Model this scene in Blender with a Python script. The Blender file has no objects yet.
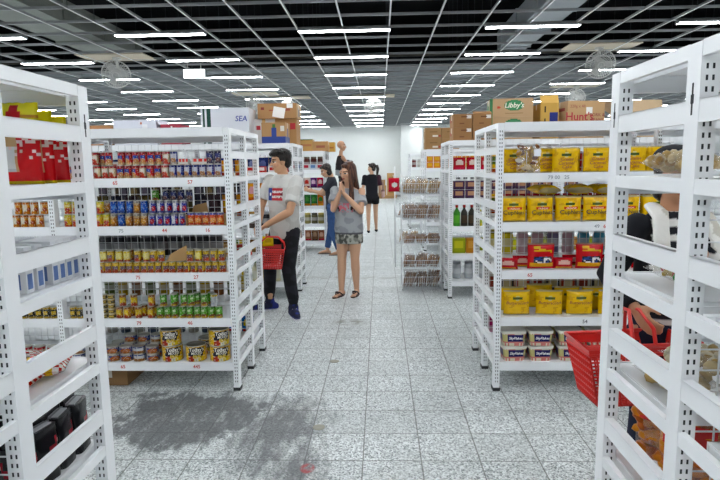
import bpy, math, random
from mathutils import Vector, Matrix, noise
random.seed(7)
SC = bpy.context.scene
COL = SC.collection
PI = math.pi
Rd = math.radians

# ------------------------------------------------------------------ camera
FPX, CAMH = 560.0, 1.53
def cam_axes(yaw, pitch, roll):
    f = Vector((-math.sin(yaw)*math.cos(pitch), math.cos(yaw)*math.cos(pitch), -math.sin(pitch)))
    r = Vector((math.cos(yaw), math.sin(yaw), 0)); u = r.cross(f)
    c, s = math.cos(roll), math.sin(roll)
    return c*r - s*u, s*r + c*u, f
CR, CU, CF = cam_axes(Rd(2.133), Rd(7.599), Rd(0.8))
CAMP = Vector((0, 0, CAMH))
def XY(u, v, Y):
    """world point on the plane y = Y seen at a measured photo coordinate"""
    d = CF + CR*((u-360)/FPX) - CU*((v-240)/FPX)
    return CAMP + d*(Y/d.y)
def X_(u, v, Y): return XY(u, v, Y).x
cd = bpy.data.cameras.new('camera'); cam = bpy.data.objects.new('camera', cd); COL.objects.link(cam)
cd.sensor_width = 36; cd.lens = FPX/720*36; cd.clip_end = 200; cd.clip_start = .05
m = Matrix((( CR.x, CU.x, -CF.x, 0), (CR.y, CU.y, -CF.y, 0), (CR.z, CU.z, -CF.z, CAMH), (0,0,0,1)))
cam.matrix_world = m
SC.camera = cam

# ------------------------------------------------------------------ materials
def lin(c):
    if isinstance(c, str):
        c = tuple(int(c[i:i+2], 16)/255 for i in (0, 2, 4))
    return tuple(x/12.92 if x <= .04045 else ((x+.055)/1.055)**2.4 for x in c)
def lerp(a, b, t): return tuple(a[i]+(b[i]-a[i])*t for i in range(3))
MATS = {}
def new_mat(name):
    mt = bpy.data.materials.new(name); mt.use_nodes = True
    nt = mt.node_tree; b = nt.nodes['Principled BSDF']
    MATS[name] = mt
    return mt, nt, b
def add_bump(nt, b, scale, strength, dist=.002, detail=3, coord='Object'):
    tc = nt.nodes.new('ShaderNodeTexCoord'); n = nt.nodes.new('ShaderNodeTexNoise')
    n.inputs['Scale'].default_value = scale; n.inputs['Detail'].default_value = detail
    bp = nt.nodes.new('ShaderNodeBump'); bp.inputs['Strength'].default_value = strength; bp.inputs['Distance'].default_value = dist
    nt.links.new(tc.outputs[coord], n.inputs['Vector']); nt.links.new(n.outputs['Fac'], bp.inputs['Height'])
    nt.links.new(bp.outputs['Normal'], b.inputs['Normal'])
    return tc, n
def plain(name, col, rough=.5, metal=0, bump=None, var=0.0, coat=0.0):
    mt, nt, b = new_mat(name)
    c = lin(col) if isinstance(col, str) else col
    b.inputs['Base Color'].default_value = (*c, 1); b.inputs['Roughness'].default_value = rough
    b.inputs['Metallic'].default_value = metal; b.inputs['Coat Weight'].default_value = coat
    sc, st = bump or (60, .05)
    tc, n = add_bump(nt, b, sc, st)
    if var:
        mx = nt.nodes.new('ShaderNodeMix'); mx.data_type = 'RGBA'
        mx.inputs['A'].default_value = (*[x*(1-var) for x in c], 1); mx.inputs['B'].default_value = (*[min(1, x*(1+var)) for x in c], 1)
        n2 = nt.nodes.new('ShaderNodeTexNoise'); n2.inputs['Scale'].default_value = 6; n2.inputs['Detail'].default_value = 4
        nt.links.new(tc.outputs['Object'], n2.inputs['Vector']); nt.links.new(n2.outputs['Fac'], mx.inputs['Factor'])
        nt.links.new(mx.outputs['Result'], b.inputs['Base Color'])
    return mt
def printed(name, rough, bump=(40, .05), coat=0.0, metal=0.0, sat=1.0, val=1.0):
    mt, nt, b = new_mat(name)
    a = nt.nodes.new('ShaderNodeVertexColor'); a.layer_name = 'Col'
    hs = nt.nodes.new('ShaderNodeHueSaturation'); hs.inputs['Saturation'].default_value = sat; hs.inputs['Value'].default_value = val
    nt.links.new(a.outputs['Color'], hs.inputs['Color']); nt.links.new(hs.outputs['Color'], b.inputs['Base Color'])
    b.inputs['Specular IOR Level'].default_value = .3
    b.inputs['Roughness'].default_value = rough; b.inputs['Coat Weight'].default_value = coat; b.inputs['Metallic'].default_value = metal
    add_bump(nt, b, *bump)
    return mt
WHITE = plain('rack_white_enamel', 'ECEEF0', .3, bump=(30, .02))
SLOT = plain('slot_dark', '1E2228', .7)  # dark colour stands in for the shade inside the uprights' holes
WIRE = plain('white_wire', 'E2E4E6', .35)
TIN = plain('tinplate', 'B9B7AE', .3, .9)
PAPER = printed('printed_paper', .5, sat=1.1, val=.8)
FILM = printed('printed_film', .25, (45, .4), .12, sat=1.12, val=.85)
CARD = printed('printed_card', .75, (120, .08), val=.9)
LABEL = printed('printed_label', .35, (30, .03), sat=1.2, val=.72)
CLOTH = printed('cloth', .9, (220, .25))
SKIN = printed('skin', .5, (120, .05))
HAIR = printed('hair', .45, (160, .5))
PLASTIC = printed('moulded_plastic', .35, (30, .03), .05, sat=1.1, val=.82)
INK = {}
def ink(hexc):
    if hexc not in INK: INK[hexc] = plain('ink_'+hexc.lower(), hexc, .5)
    return INK[hexc]
# clear film
CLEAR, nt, b = new_mat('clear_film')
tr = nt.nodes.new('ShaderNodeBsdfTransparent'); gl = nt.nodes.new('ShaderNodeBsdfGlossy'); df = nt.nodes.new('ShaderNodeBsdfDiffuse')
gl.inputs['Roughness'].default_value = .12; df.inputs['Color'].default_value = (.85, .86, .88, 1)
m1 = nt.nodes.new('ShaderNodeMixShader'); m2 = nt.nodes.new('ShaderNodeMixShader')
tc = nt.nodes.new('ShaderNodeTexCoord'); nz = nt.nodes.new('ShaderNodeTexNoise'); nz.inputs['Scale'].default_value = 22; nz.inputs['Detail'].default_value = 4
bp = nt.nodes.new('ShaderNodeBump'); bp.inputs['Strength'].default_value = .9; bp.inputs['Distance'].default_value = .02
rp = nt.nodes.new('ShaderNodeMapRange'); rp.inputs['From Min'].default_value = .45; rp.inputs['From Max'].default_value = .75; rp.inputs['To Min'].default_value = .015; rp.inputs['To Max'].default_value = .22
nt.links.new(tc.outputs['Object'], nz.inputs['Vector']); nt.links.new(nz.outputs['Fac'], bp.inputs['Height']); nt.links.new(bp.outputs['Normal'], gl.inputs['Normal'])
nt.links.new(nz.outputs['Fac'], rp.inputs['Value']); nt.links.new(rp.outputs['Result'], m1.inputs['Fac'])
nt.links.new(tr.outputs[0], m1.inputs[1]); nt.links.new(df.outputs[0], m1.inputs[2])
m2.inputs['Fac'].default_value = .13
nt.links.new(m1.outputs[0], m2.inputs[1]); nt.links.new(gl.outputs[0], m2.inputs[2]); nt.links.new(m2.outputs[0], nt.nodes['Material Output'].inputs['Surface'])
nt.nodes.remove(b)
# lamp
LAMP, nt, b = new_mat('lamp_tube')
b.inputs['Emission Color'].default_value = (.93, .97, 1, 1); b.inputs['Emission Strength'].default_value = 14
SIGNLIT, nt, b = new_mat('lit_sign_panel')
b.inputs['Emission Color'].default_value = (.9, 1, .97, 1); b.inputs['Emission Strength'].default_value = 2.2

# ------------------------------------------------------------------ mesh builder
class MB:
    def __init__(s): s.v = []; s.f = []; s.c = []; s.m = []
    def add(s, vs, fs, col=(.8, .8, .8), mi=0):
        o = len(s.v); s.v.extend(tuple(p) for p in vs)
        for i, f in enumerate(fs):
            s.f.append(tuple(o+k for k in f)); s.c.append(col[i] if isinstance(col, list) else col); s.m.append(mi)
    def box(s, lo, hi, col=(.8, .8, .8), mi=0):
        x0, y0, z0 = lo; x1, y1, z1 = hi
        s.add([(x0,y0,z0),(x1,y0,z0),(x1,y1,z0),(x0,y1,z0),(x0,y0,z1),(x1,y0,z1),(x1,y1,z1),(x0,y1,z1)],
              [(0,3,2,1),(4,5,6,7),(0,1,5,4),(1,2,6,5),(2,3,7,6),(3,0,4,7)], col, mi)
    def quad(s, a, b, c, d, col=(.8, .8, .8), mi=0): s.add([a, b, c, d], [(0, 1, 2, 3)], col, mi)
    def tube(s, pts, r, seg=8, col=(.8, .8, .8), mi=0, cap=True, round_ends=False):
        pts = [Vector(p) for p in pts]; n = len(pts)
        rs = r if isinstance(r, (list, tuple)) else [r]*n
        if round_ends:
            d0 = (pts[0]-pts[1]).normalized(); d1 = (pts[-1]-pts[-2]).normalized()
            pts = [pts[0]+d0*rs[0]*.9, pts[0]+d0*rs[0]*.6] + pts + [pts[-1]+d1*rs[-1]*.6, pts[-1]+d1*rs[-1]*.9]
            rs = [rs[0]*.4, rs[0]*.8] + list(rs) + [rs[-1]*.8, rs[-1]*.4]; n = len(pts)
        vs = []; prev = None
        for i, p in enumerate(pts):
            t = (pts[min(i+1, n-1)]-pts[max(i-1, 0)]).normalized()
            if prev is None:
                a = Vector((0, 0, 1)) if abs(t.z) < .9 else Vector((1, 0, 0)); prev = t.cross(a).normalized()
            q = (prev - t*prev.dot(t)).normalized(); w = t.cross(q); prev = q
            for k in range(seg):
                an = 2*PI*k/seg; vs.append(p+(q*math.cos(an)+w*math.sin(an))*rs[i])
        fs = [(i*seg+k, i*seg+(k+1)%seg, (i+1)*seg+(k+1)%seg, (i+1)*seg+k) for i in range(n-1) for k in range(seg)]
        if cap: fs += [tuple(range(seg))[::-1], tuple((n-1)*seg+k for k in range(seg))]
        s.add(vs, fs, col, mi)
    def rings(s, rings, seg=20, col=(.8, .8, .8), mi=0, power=2.0):
        """rings: (centre, rx, ry[, tilt]) horizontal ellipses bottom to top"""
        vs = []
        for rg in rings:
            c, rx, ry = rg[:3]
            for k in range(seg):
                a = 2*PI*k/seg; ca, sa = math.cos(a), math.sin(a)
                e = 2/power
                vs.append((c[0]+rx*math.copysign(abs(ca)**e, ca), c[1]+ry*math.copysign(abs(sa)**e, sa), c[2]))
        n = len(rings)
        fs = [(i*seg+k, i*seg+(k+1)%seg, (i+1)*seg+(k+1)%seg, (i+1)*seg+k) for i in range(n-1) for k in range(seg)]
        fs += [tuple(range(seg))[::-1], tuple((n-1)*seg+k for k in range(seg))]
        s.add(vs, fs, col, mi)
    def ball(s, c, r, seg=14, rows=9, col=(.8, .8, .8), mi=0, M=None):
        r = r if isinstance(r, (list, tuple)) else (r, r, r)
        vs = [Vector((0, 0, -r[2]))]
        for i in range(1, rows):
            ph = -PI/2+PI*i/rows
            for k in range(seg):
                a = 2*PI*k/seg; vs.append(Vector((r[0]*math.cos(ph)*math.cos(a), r[1]*math.cos(ph)*math.sin(a), r[2]*math.sin(ph))))
        vs.append(Vector((0, 0, r[2])))
        fs = [(0, 1+(k+1)%seg, 1+k) for k in range(seg)]
        fs += [(1+i*seg+k, 1+i*seg+(k+1)%seg, 1+(i+1)*seg+(k+1)%seg, 1+(i+1)*seg+k) for i in range(rows-2) for k in range(seg)]
        t = 1+(rows-2)*seg; fs += [(t+k, t+(k+1)%seg, len(vs)-1) for k in range(seg)]
        c = Vector(c)
        vs = [(M @ (c+p)) if M is not None else c+p for p in vs]
        s.add(vs, fs, col, mi)
    def lathe(s, prof, seg=20, colf=None, mi=0, c=(0, 0, 0)):
        """prof: (r, z, colour or None, mat)"""
        vs = []
        for (r, z, *_rest) in prof:
            for k in range(seg):
                a = 2*PI*k/seg-PI/2; vs.append((c[0]+r*math.cos(a), c[1]+r*math.sin(a), c[2]+z))
        for i in range(len(prof)-1):
            cc = prof[i][2] if len(prof[i]) > 2 else (.8, .8, .8); mm = prof[i][3] if len(prof[i]) > 3 else mi
            o = len(s.v)
            fs = []; cs = []
            for k in range(seg):
                fs.append((i*seg+k, i*seg+(k+1)%seg, (i+1)*seg+(k+1)%seg, (i+1)*seg+k))
                cs.append(cc(((k+.5)/seg+.5) % 1.0) if callable(cc) else cc)
            s._tmp = (fs, cs, mm)
            if i == 0: base = o; s.v.extend(vs)
            for f, q in zip(fs, cs): s.f.append(tuple(base+k for k in f)); s.c.append(q); s.m.append(mm)
        n = len(prof)
        s.f.append(tuple(base+k for k in range(seg))[::-1]); s.c.append((.5, .5, .5)); s.m.append(prof[0][3] if len(prof[0]) > 3 else mi)
        pl = prof[-1]
        s.f.append(tuple(base+(n-1)*seg+k for k in range(seg))); s.c.append(pl[2] if len(pl) > 2 and not callable(pl[2]) else (.6, .6, .6)); s.m.append(pl[3] if len(pl) > 3 else mi)
    def mesh(s, name, mats, smooth=False, sharp=None):
        me = bpy.data.meshes.new(name)
        me.from_pydata([tuple(p) for p in s.v], [], s.f)
        for mt in (mats if isinstance(mats, (list, tuple)) else [mats]): me.materials.append(mt)
        at = me.color_attributes.new('Col', 'FLOAT_COLOR', 'CORNER')
        buf = []
        for p, c in zip(me.polygons, s.c): buf.extend((c[0], c[1], c[2], 1.0)*p.loop_total)
        at.data.foreach_set('color', buf)
        me.polygons.foreach_set('material_index', s.m)
        me.polygons.foreach_set('use_smooth', [bool(smooth)]*len(me.polygons))
        me.update()
        if smooth and sharp: me.set_sharp_from_angle(angle=Rd(sharp))
        return me
    def build(s, name, mats, parent=None, smooth=False, sharp=None, loc=None):
        return link(name, s.mesh(name, mats, smooth, sharp), parent, loc)
def link(name, me, parent=None, loc=None, rot=None):
    o = bpy.data.objects.new(name, me); COL.objects.link(o)
    if parent is not None: o.parent = parent
    if loc is not None: o.location = loc
    if rot is not None: o.rotation_euler = rot
    return o
def empty(name, loc=(0, 0, 0), rz=0):
    o = bpy.data.objects.new(name, None); COL.objects.link(o); o.location = loc; o.rotation_euler = (0, 0, rz); o.empty_display_size = .1
    return o
def tag(o, label=None, cat=None, group=None, kind=None):
    if label: o['label'] = label
    if cat: o['category'] = cat
    if group: o['group'] = group
    if kind: o['kind'] = kind
    return o
def struct(o): o['kind'] = 'structure'; return o
def clone(o, parent=None, loc=None, rot=None):
    c = o.copy(); COL.objects.link(c)
    if parent is not None: c.parent = parent
    if loc is not None: c.location = loc
    if rot is not None: c.rotation_euler = rot
    for ch in list(o.children): clone(ch, c)
    return c
ORD = 'first second third fourth fifth sixth seventh eighth ninth tenth eleventh twelfth thirteenth fourteenth fifteenth sixteenth seventeenth eighteenth nineteenth twentieth'.split()
REG = []
def reg(o, desc, where, cat, group, key=None, phrase='from aisle'):
    o['category'] = cat; o['group'] = group
    REG.append((o, desc, where, key, phrase)); return o
def finish_labels():
    d = {}
    for o, desc, where, key, ph in REG: d.setdefault((desc, where, ph), []).append((abs(o.location.x) if key is None else key, o))
    for (desc, where, ph), L in d.items():
        L.sort(key=lambda t: t[0])
        for i, (_k, o) in enumerate(L):
            o['label'] = f"{desc}, {where}" if len(L) == 1 else f"{desc}, {ORD[i] if i < 20 else str(i+1)+'th'} {ph}, {where}"
TXT = {}
def text_mesh(s, size, col, depth=.0006, shear=0, align='CENTER'):
    k = (s, size, col, depth, shear)
    if k in TXT: return TXT[k]
    cu = bpy.data.curves.new('lettering', 'FONT'); cu.body = s; cu.size = size; cu.extrude = depth; cu.shear = shear; cu.offset = size*.013
    cu.align_x = align; cu.align_y = 'CENTER'; cu.resolution_u = 2
    o = bpy.data.objects.new('t', cu); COL.objects.link(o)
    dg = bpy.context.evaluated_depsgraph_get()
    me = bpy.data.meshes.new_from_object(o.evaluated_get(dg))
    bpy.data.objects.remove(o); bpy.data.curves.remove(cu)
    me.materials.clear(); me.materials.append(ink(col))
    # stand the text up: x stays, y -> z, z -> -y (faces -Y)
    for v in me.vertices: v.co = Vector((v.co.x, -v.co.z, v.co.y))
    TXT[k] = me
    return me
def put_text(s, size, col, parent, loc, rot=(0, 0, 0), shear=0, warp=None, depth=.0006):
    me = text_mesh(s, size, col, depth, shear)
    if warp:
        me = me.copy()
        for v in me.vertices: v.co = Vector(warp(v.co.x, v.co.y, v.co.z))
    return link('lettering', me, parent, loc, rot)
# ------------------------------------------------------------------ the setting
def node_floor():
    mt, nt, b = new_mat('terrazzo_tiles')
    N = nt.nodes.new; L = nt.links.new
    tc = N('ShaderNodeTexCoord')
    def val(op, a, bb=None, c=None):
        n = N('ShaderNodeMath'); n.operation = op
        for i, q in enumerate((a, bb, c)):
            if q is None: continue
            if isinstance(q, (int, float)): n.inputs[i].default_value = q
            else: L(q, n.inputs[i])
        return n.outputs[0]
    def mixc(f, a, bb):
        n = N('ShaderNodeMix'); n.data_type = 'RGBA'
        L(f, n.inputs['Factor']) if not isinstance(f, (int, float)) else setattr(n.inputs['Factor'], 'default_value', f)
        for k, q in (('A', a), ('B', bb)):
            if isinstance(q, tuple): n.inputs[k].default_value = (*q, 1)
            else: L(q, n.inputs[k])
        return n.outputs['Result']
    def noise_(sc, det=3, vec=None, rough=.5):
        n = N('ShaderNodeTexNoise'); n.inputs['Scale'].default_value = sc; n.inputs['Detail'].default_value = det; n.inputs['Roughness'].default_value = rough
        L(vec or tc.outputs['Object'], n.inputs['Vector']); return n.outputs['Fac']
    def ramp(v, a, bb, lo=0., hi=1.):
        n = N('ShaderNodeMapRange'); n.inputs['From Min'].default_value = a; n.inputs['From Max'].default_value = bb
        n.inputs['To Min'].default_value = lo; n.inputs['To Max'].default_value = hi; L(v, n.inputs['Value']); return n.outputs['Result']
    sp = N('ShaderNodeSeparateXYZ'); L(tc.outputs['Object'], sp.inputs[0]); x, y = sp.outputs['X'], sp.outputs['Y']
    # chips
    vo = N('ShaderNodeTexVoronoi'); vo.inputs['Scale'].default_value = 125; L(tc.outputs['Object'], vo.inputs['Vector'])
    sc = N('ShaderNodeSeparateColor'); L(vo.outputs['Color'], sc.inputs[0])
    base = mixc(ramp(sc.outputs[0], .25, .75), lin('A9AFAF'), lin('E9EDED'))
    base = mixc(ramp(sc.outputs[1], .80, .86), base, lin('6F7677'))
    base = mixc(ramp(noise_(3, 4), .35, .75, 0, .35), base, lin('B4B8B4'))
    # each tile a little different
    tx = val('FLOOR', val('DIVIDE', val('ADD', x, .103), .3045)); ty = val('FLOOR', val('DIVIDE', val('ADD', y, -3.047+3.0), .3))
    cb = N('ShaderNodeCombineXYZ'); L(tx, cb.inputs[0]); L(ty, cb.inputs[1])
    wn = N('ShaderNodeTexWhiteNoise'); wn.noise_dimensions = '2D'; L(cb.outputs[0], wn.inputs['Vector'])
    base = mixc(ramp(wn.outputs['Value'], 0, 1, 0, .22), base, lin('8F9696'))
    # joints
    fx = val('FRACT', val('DIVIDE', val('ADD', x, .103), .3045)); fy = val('FRACT', val('DIVIDE', val('ADD', y, -.047), .3))
    dx = val('MINIMUM', fx, val('SUBTRACT', 1., fx)); dy = val('MINIMUM', fy, val('SUBTRACT', 1., fy))
    jx = ramp(dx, .006, .015, .85, 0.); jy = ramp(dy, .008, .018, 0.7, 0.)
    j = val('MAXIMUM', jx, jy)
    base = mixc(j, base, lin('5E5F5C'))
    # worn dark adhesive patch beside the tinned food rack
    def blob(cx, cy, rx, ry):
        a = val('DIVIDE', val('SUBTRACT', x, cx), rx); c = val('DIVIDE', val('SUBTRACT', y, cy), ry)
        return val('SUBTRACT', 1., val('SQRT', val('ADD', val('MULTIPLY', a, a), val('MULTIPLY', c, c))))
    mp = N('ShaderNodeMapping'); mp.inputs['Scale'].default_value = (1.3, .4, 1); mp.inputs['Rotation'].default_value = (0, 0, .5); L(tc.outputs['Object'], mp.inputs['Vector'])
    n1 = noise_(14, 8, mp.outputs[0], .7); n2 = noise_(5, 4)
    bl = val('MAXIMUM', blob(-.62, 3.08, .42, .72), blob(-1.15, 3.3, .6, .42))
    bl = val('MAXIMUM', bl, blob(-.45, 2.65, .22, .35))
    mask = ramp(val('ADD', val('ADD', val('MULTIPLY', n1, 1.5), val('MULTIPLY', n2, .6)), val('MULTIPLY', bl, .75)), 1.16, 1.62, 0, .8)
    inn = ramp(bl, 0., .1)
    mask = val('MULTIPLY', mask, inn)
    sl = ramp(val('ADD', blob(-1.2, 3.25, .62, .52), val('ADD', val('MULTIPLY', val('SUBTRACT', noise_(4, 5), .5), 1.3), val('MULTIPLY', val('SUBTRACT', n1, .5), .8))), .2, .36, 0, .86)          # bare strip where the tiles are gone
    lt = val('MULTIPLY', ramp(val('ABSOLUTE', val('SUBTRACT', x, -1.13)), .15, .165, 1, 0), ramp(val('ABSOLUTE', val('SUBTRACT', y, 3.27)), .07, .085, 1, 0))
    sl = val('MULTIPLY', val('MULTIPLY', sl, ramp(n1, .3, .5, .55, 1)), val('SUBTRACT', 1., val('MULTIPLY', lt, 1.)))
    mask = val('MAXIMUM', mask, sl)
    base = mixc(mask, base, mixc(ramp(n1, .3, .7), lin('35373B'), lin('5A5C5F')))
    # smudged stripe across the aisle and brown scuffs
    st = val('MULTIPLY', ramp(val('ABSOLUTE', val('SUBTRACT', y, 7.55)), .05, .2, 1, 0), ramp(noise_(9, 5), .42, .62, 0, .6))
    base = mixc(st, base, lin('85857E'))
    sc2 = val('MULTIPLY', ramp(blob(-.32, 5.35, .2, .12), 0, .4), ramp(noise_(11, 5), .4, .6, 0, .8))
    base = mixc(sc2, base, lin('77756A'))
    rd = val('MULTIPLY', ramp(blob(-.385, 2.67, .045, .06), .1, .3), ramp(noise_(20, 4), .35, .5, 0, .9))
    base = mixc(rd, base, lin('A0353A'))
    L(base, b.inputs['Base Color'])
    b.inputs['Roughness'].default_value = .42
    L(ramp(n1, .3, .7, .36, .55), b.inputs['Roughness'])
    bp = N('ShaderNodeBump'); bp.inputs['Strength'].default_value = .25; bp.inputs['Distance'].default_value = .002; L(val('SUBTRACT', 1., j), bp.inputs['Height']); L(bp.outputs[0], b.inputs['Normal'])
    return mt
def slab(name, lo, hi, mat, kind='structure'):
    mb = MB(); mb.box(lo, hi); o = mb.build(name, mat); o['kind'] = kind; return o
XW, Y0, Y1 = 16.0, -9.0, 27.0
slab('floor', (-XW, Y0, -.1), (XW, Y1, 0), node_floor())
WALLM = plain('white_painted_wall', 'E2E5E3', .8, bump=(8, .05), var=.02)
DARKM = plain('black_void_paint', '0B0E14', .9, bump=(12, .1))
slab('wall_back', (-XW, Y1, 0), (XW, Y1+.15, 4.7), WALLM)
slab('wall_front', (-XW, Y0-.15, 0), (XW, Y0, 4.7), WALLM)
slab('wall_left', (-XW-.15, Y0, 0), (-XW, Y1, 4.7), WALLM)
slab('wall_right', (XW, Y0, 0), (XW+.15, Y1, 4.7), WALLM)
slab('ceiling', (-XW, Y0, 4.7), (XW, Y1, 4.85), DARKM)
SOFF = plain('grey_concrete_soffit', '7A7F82', .9, bump=(6, .2), var=.15)
slab('ceiling_soffit', (-XW, 11.06, 3.43), (XW, Y1, 3.57), SOFF)
slab('ceiling_beam', (-XW, 11.3, 3.575), (XW, 11.8, 3.70), plain('rough_concrete_beam', '7A766C', .95, bump=(14, .9), var=.4))
slab('ceiling_trim', (-XW, 11.02, 3.425), (XW, 11.055, 3.56), DARKM)
slab('pillar', (.98, 26.4, 0), (1.95, Y1, 3.6), WALLM)
mb = MB(); mb.box((-XW, Y1-.02, 0), (.98, Y1, .1)); mb.box((1.95, Y1-.02, 0), (XW, Y1, .1))
struct(mb.build('baseboard_back', plain('skirting_grey', '9A9E9E', .6)))
# open grid ceiling
GZ = 3.33
GRIDM = plain('grid_grey_metal', 'A0A3A5', .4, .2)
mb = MB()
gx = [.1375+.6085*k for k in range(-26, 27)]
gy = [.43+.6067*k for k in range(-15, 44)]
for x in gx:
    if -XW < x < XW: mb.box((x-.006, Y0, GZ), (x+.006, Y1, GZ+.028))
for y in gy:
    if Y0 < y < Y1: mb.box((-XW, y-.006, GZ+.002), (XW, y+.006, GZ+.03)); mb.box((-XW, y-.009, GZ-.002), (XW, y+.009, GZ+.001))
struct(mb.build('ceiling_grid', GRIDM))
mb = MB()
for x in gx:
    if -XW < x < XW: mb.box((x-.0095, Y0, GZ-.004), (x+.0095, Y1, GZ-.0005))
struct(mb.build('ceiling_main_runners', plain('runner_white', 'EEF0F0', .4)))
# hangers, ducts above
mb = MB()
for i, x in enumerate(gx):
    if i % 2 or abs(x) > 8 or 2.1 < x < 2.8 or -5.4 < x < -4.4: continue
    for y in gy:
        if 5 < y < 11.4 and (int(y*10) % 3): mb.box((x-.0025, y-.0025, GZ+.04), (x+.0025, y+.0025, 4.7))
struct(mb.build('ceiling_hanger_wires', plain('hanger_steel', '55585C', .5, .6)))
DUCT = plain('duct_sheet', 'A4ABB0', .5, .2, var=.05)
def duct(x0, x1, z0, z1, y0, y1, mat, label, grp=None):
    mb = MB(); mb.box((x0, y0, z0), (x1, y1, z1))
    o = mb.build('air_duct', mat)
    y = y0+.6
    while y < y1:
        fl = MB(); fl.box((x0-.02, y-.015, z0-.02), (x1+.02, y+.015, z1+.02)); y += 1.2
        fl.build('flange', mat, o)
    tag(o, label, 'air duct', 'air ducts above the ceiling grid')
duct(2.2, 2.72, 3.62, 3.95, -2, 10.9, DUCT, 'pale grey air duct above the ceiling grid over the yellow snack rack')
duct(-5.3, -4.5, 3.62, 3.95, -2, 10.9, plain('duct_olive', '8B9089', .6, .1, var=.08), 'olive grey air duct above the ceiling grid on the fan side')
# lamps
LHOUS = plain('lamp_housing', '94989B', .5)
def lamp_proto():
    mb = MB(); mb.box((-.6, -.05, 0), (.6, .05, .028)); mb.box((-.61, -.052, -.008), (-.6, .052, .028)); mb.box((.6, -.052, -.008), (.61, .052, .028))
    o = mb.build('ceiling_lamp', LHOUS)
    t = MB(); t.box((-.598, -.046, -.005), (.598, .046, -.0005)); t.build('diffuser', LAMP, o)
    return o
colname = {0: 'line over the aisle', 1: 'line over the yellow snack racks', -1: 'line over the tinned food rack'}
lp = lamp_proto(); firstl = True
for k in range(-5, 6):
    x = -.455+2.45*k
    for j in range(-4 if abs(k) < 3 else 0, 15):  # rows behind the camera are unseen, added to light rack faces toward it
        y = .37+1.82*j
        o = lp if firstl else clone(lp); firstl = False
        o.location = (x, y, GZ-.045)
        nm = colname.get(k) or f"{ORD[abs(k)-1]} line {'right' if k > 0 else 'left'} of the aisle"
        reg(o, 'white fluorescent tube lamp', nm, 'ceiling lamp', 'fluorescent tube lamps in the ceiling grid', y, 'from the front')
# board infill + fans
BOARD = plain('beige_ceiling_board', 'D9CDB8', .8, var=.04)
FANM = plain('fan_grey_metal', 'D2D2CF', .4, .1)
FANW = plain('fan_motor_grey', 'B9BAB8', .5)
def fan(x, y, label, rz):
    bd = MB(); bd.box((x-.55, y-.29, GZ+.003), (x+.55, y+.29, GZ+.02)); b_ = bd.build('ceiling_board', BOARD)
    tag(b_, 'beige infill board in the ceiling grid carrying ' + label[1], 'ceiling board', 'beige boards above the fans')
    o = empty('ceiling_fan', (x, y, GZ+.003), rz); tag(o, label[0], 'fan', 'caged fans under the ceiling')
    mb = MB(); mb.tube([(0, 0, 0), (0, 0, -.03)], .07, 14); mb.tube([(0, 0, -.02), (0, 0, -.16)], .022, 10); mb.build('bracket', FANM, o, True, 40)
    M = Matrix.Translation((0, -.1, -.27)) @ Matrix.Rotation(Rd(25), 4, 'X')
    mb = MB()
    pts = [M @ Vector((0, .17, 0)), M @ Vector((0, .02, 0))]
    mb.tube([(0, .06, -.14), (0, .05, -.22)], .03, 10); mb.tube(pts, [.055, .075], 14); mb.build('motor', FANW, o, True, 40)
    mb = MB(); R_ = .22
    for i in range(36):
        a = 2*PI*i/36
        mb.tube([M @ Vector((.04*math.cos(a), -.1, .04*math.sin(a))), M @ Vector((R_*.75*math.cos(a), -.085, R_*.75*math.sin(a))), M @ Vector((R_*math.cos(a), -.03, R_*math.sin(a))),
                 M @ Vector((R_*.7*math.cos(a), .04, R_*.7*math.sin(a))), M @ Vector((.07*math.cos(a), .06, .07*math.sin(a)))], .0026, 4)
    for rr, yy, th in ((R_, -.03, .009), (R_*.72, -.085, .004), (R_*.4, -.096, .003), (.05, -.1, .005)):
        mb.tube([M @ Vector((rr*math.cos(2*PI*i/32), yy, rr*math.sin(2*PI*i/32))) for i in range(33)], th, 6)
    mb.build('cage', FANM, o, True)
    for k in range(3):
        bl = MB(); vs = []
        for i in range(6):
            for j in range(4):
                rr = .045+.145*i/5; a = 2*PI*k/3+(-.42+.84*j/3)*(.6+.5*math.sin(PI*i/5)); vs.append(M @ Vector((rr*math.cos(a), -.03-.03*(j/3-.5), rr*math.sin(a))))
        bl.add(vs, [(i*4+j, i*4+j+1, (i+1)*4+j+1, (i+1)*4+j) for i in range(5) for j in range(3)]); bl.build('blade', FANW, o, True)
    mb = MB(); mb.ball(M @ Vector((0, -.055, 0)), (.04, .04, .04)); mb.build('hub', FANW, o, True)
fan(-4.3, 9.35, ('grey caged ceiling fan over the left racks beside the tube lamps', 'the fan over the left racks'), Rd(15))
fan(3.5, 9.35, ('grey caged ceiling fan over the yellow snack racks', 'the fan over the yellow snack racks'), Rd(-10))
fan(4.7, 13.9, ('smaller looking caged ceiling fan farther back over the right racks', 'the farther fan on the right'), Rd(-25))
fan(-.15, 15.2, ('grey caged ceiling fan over the aisle near the back wall', 'the fan over the aisle'), 0)
fan(-2.4, 15.2, ('grey caged ceiling fan left of the aisle above the stacked cartons', 'the fan left of the aisle'), 0)
fan(-3.1, 14.3, ('grey caged ceiling fan above the white and green carton', 'the fan above the white carton'), 0)
# exit sign
o = empty('exit_sign', (-3.2, 9.9, 3.06)); tag(o, 'white lit exit sign hanging under the ceiling grid', 'sign')
mb = MB(); mb.box((-.19, -.02, 0), (.19, .02, .16)); mb.build('housing', LHOUS, o)
mb = MB(); mb.box((-.18, -.024, .01), (.18, -.021, .15)); mb.build('panel', SIGNLIT, o)
mb = MB(); mb.box((-.12, -.004, .16), (-.112, .004, .27)); mb.box((.112, -.004, .16), (.12, .004, .27)); mb.build('hanger', FANM, o)
put_text('EXIT', .09, 'CFE3D8', o, (0, -.026, .08))
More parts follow.
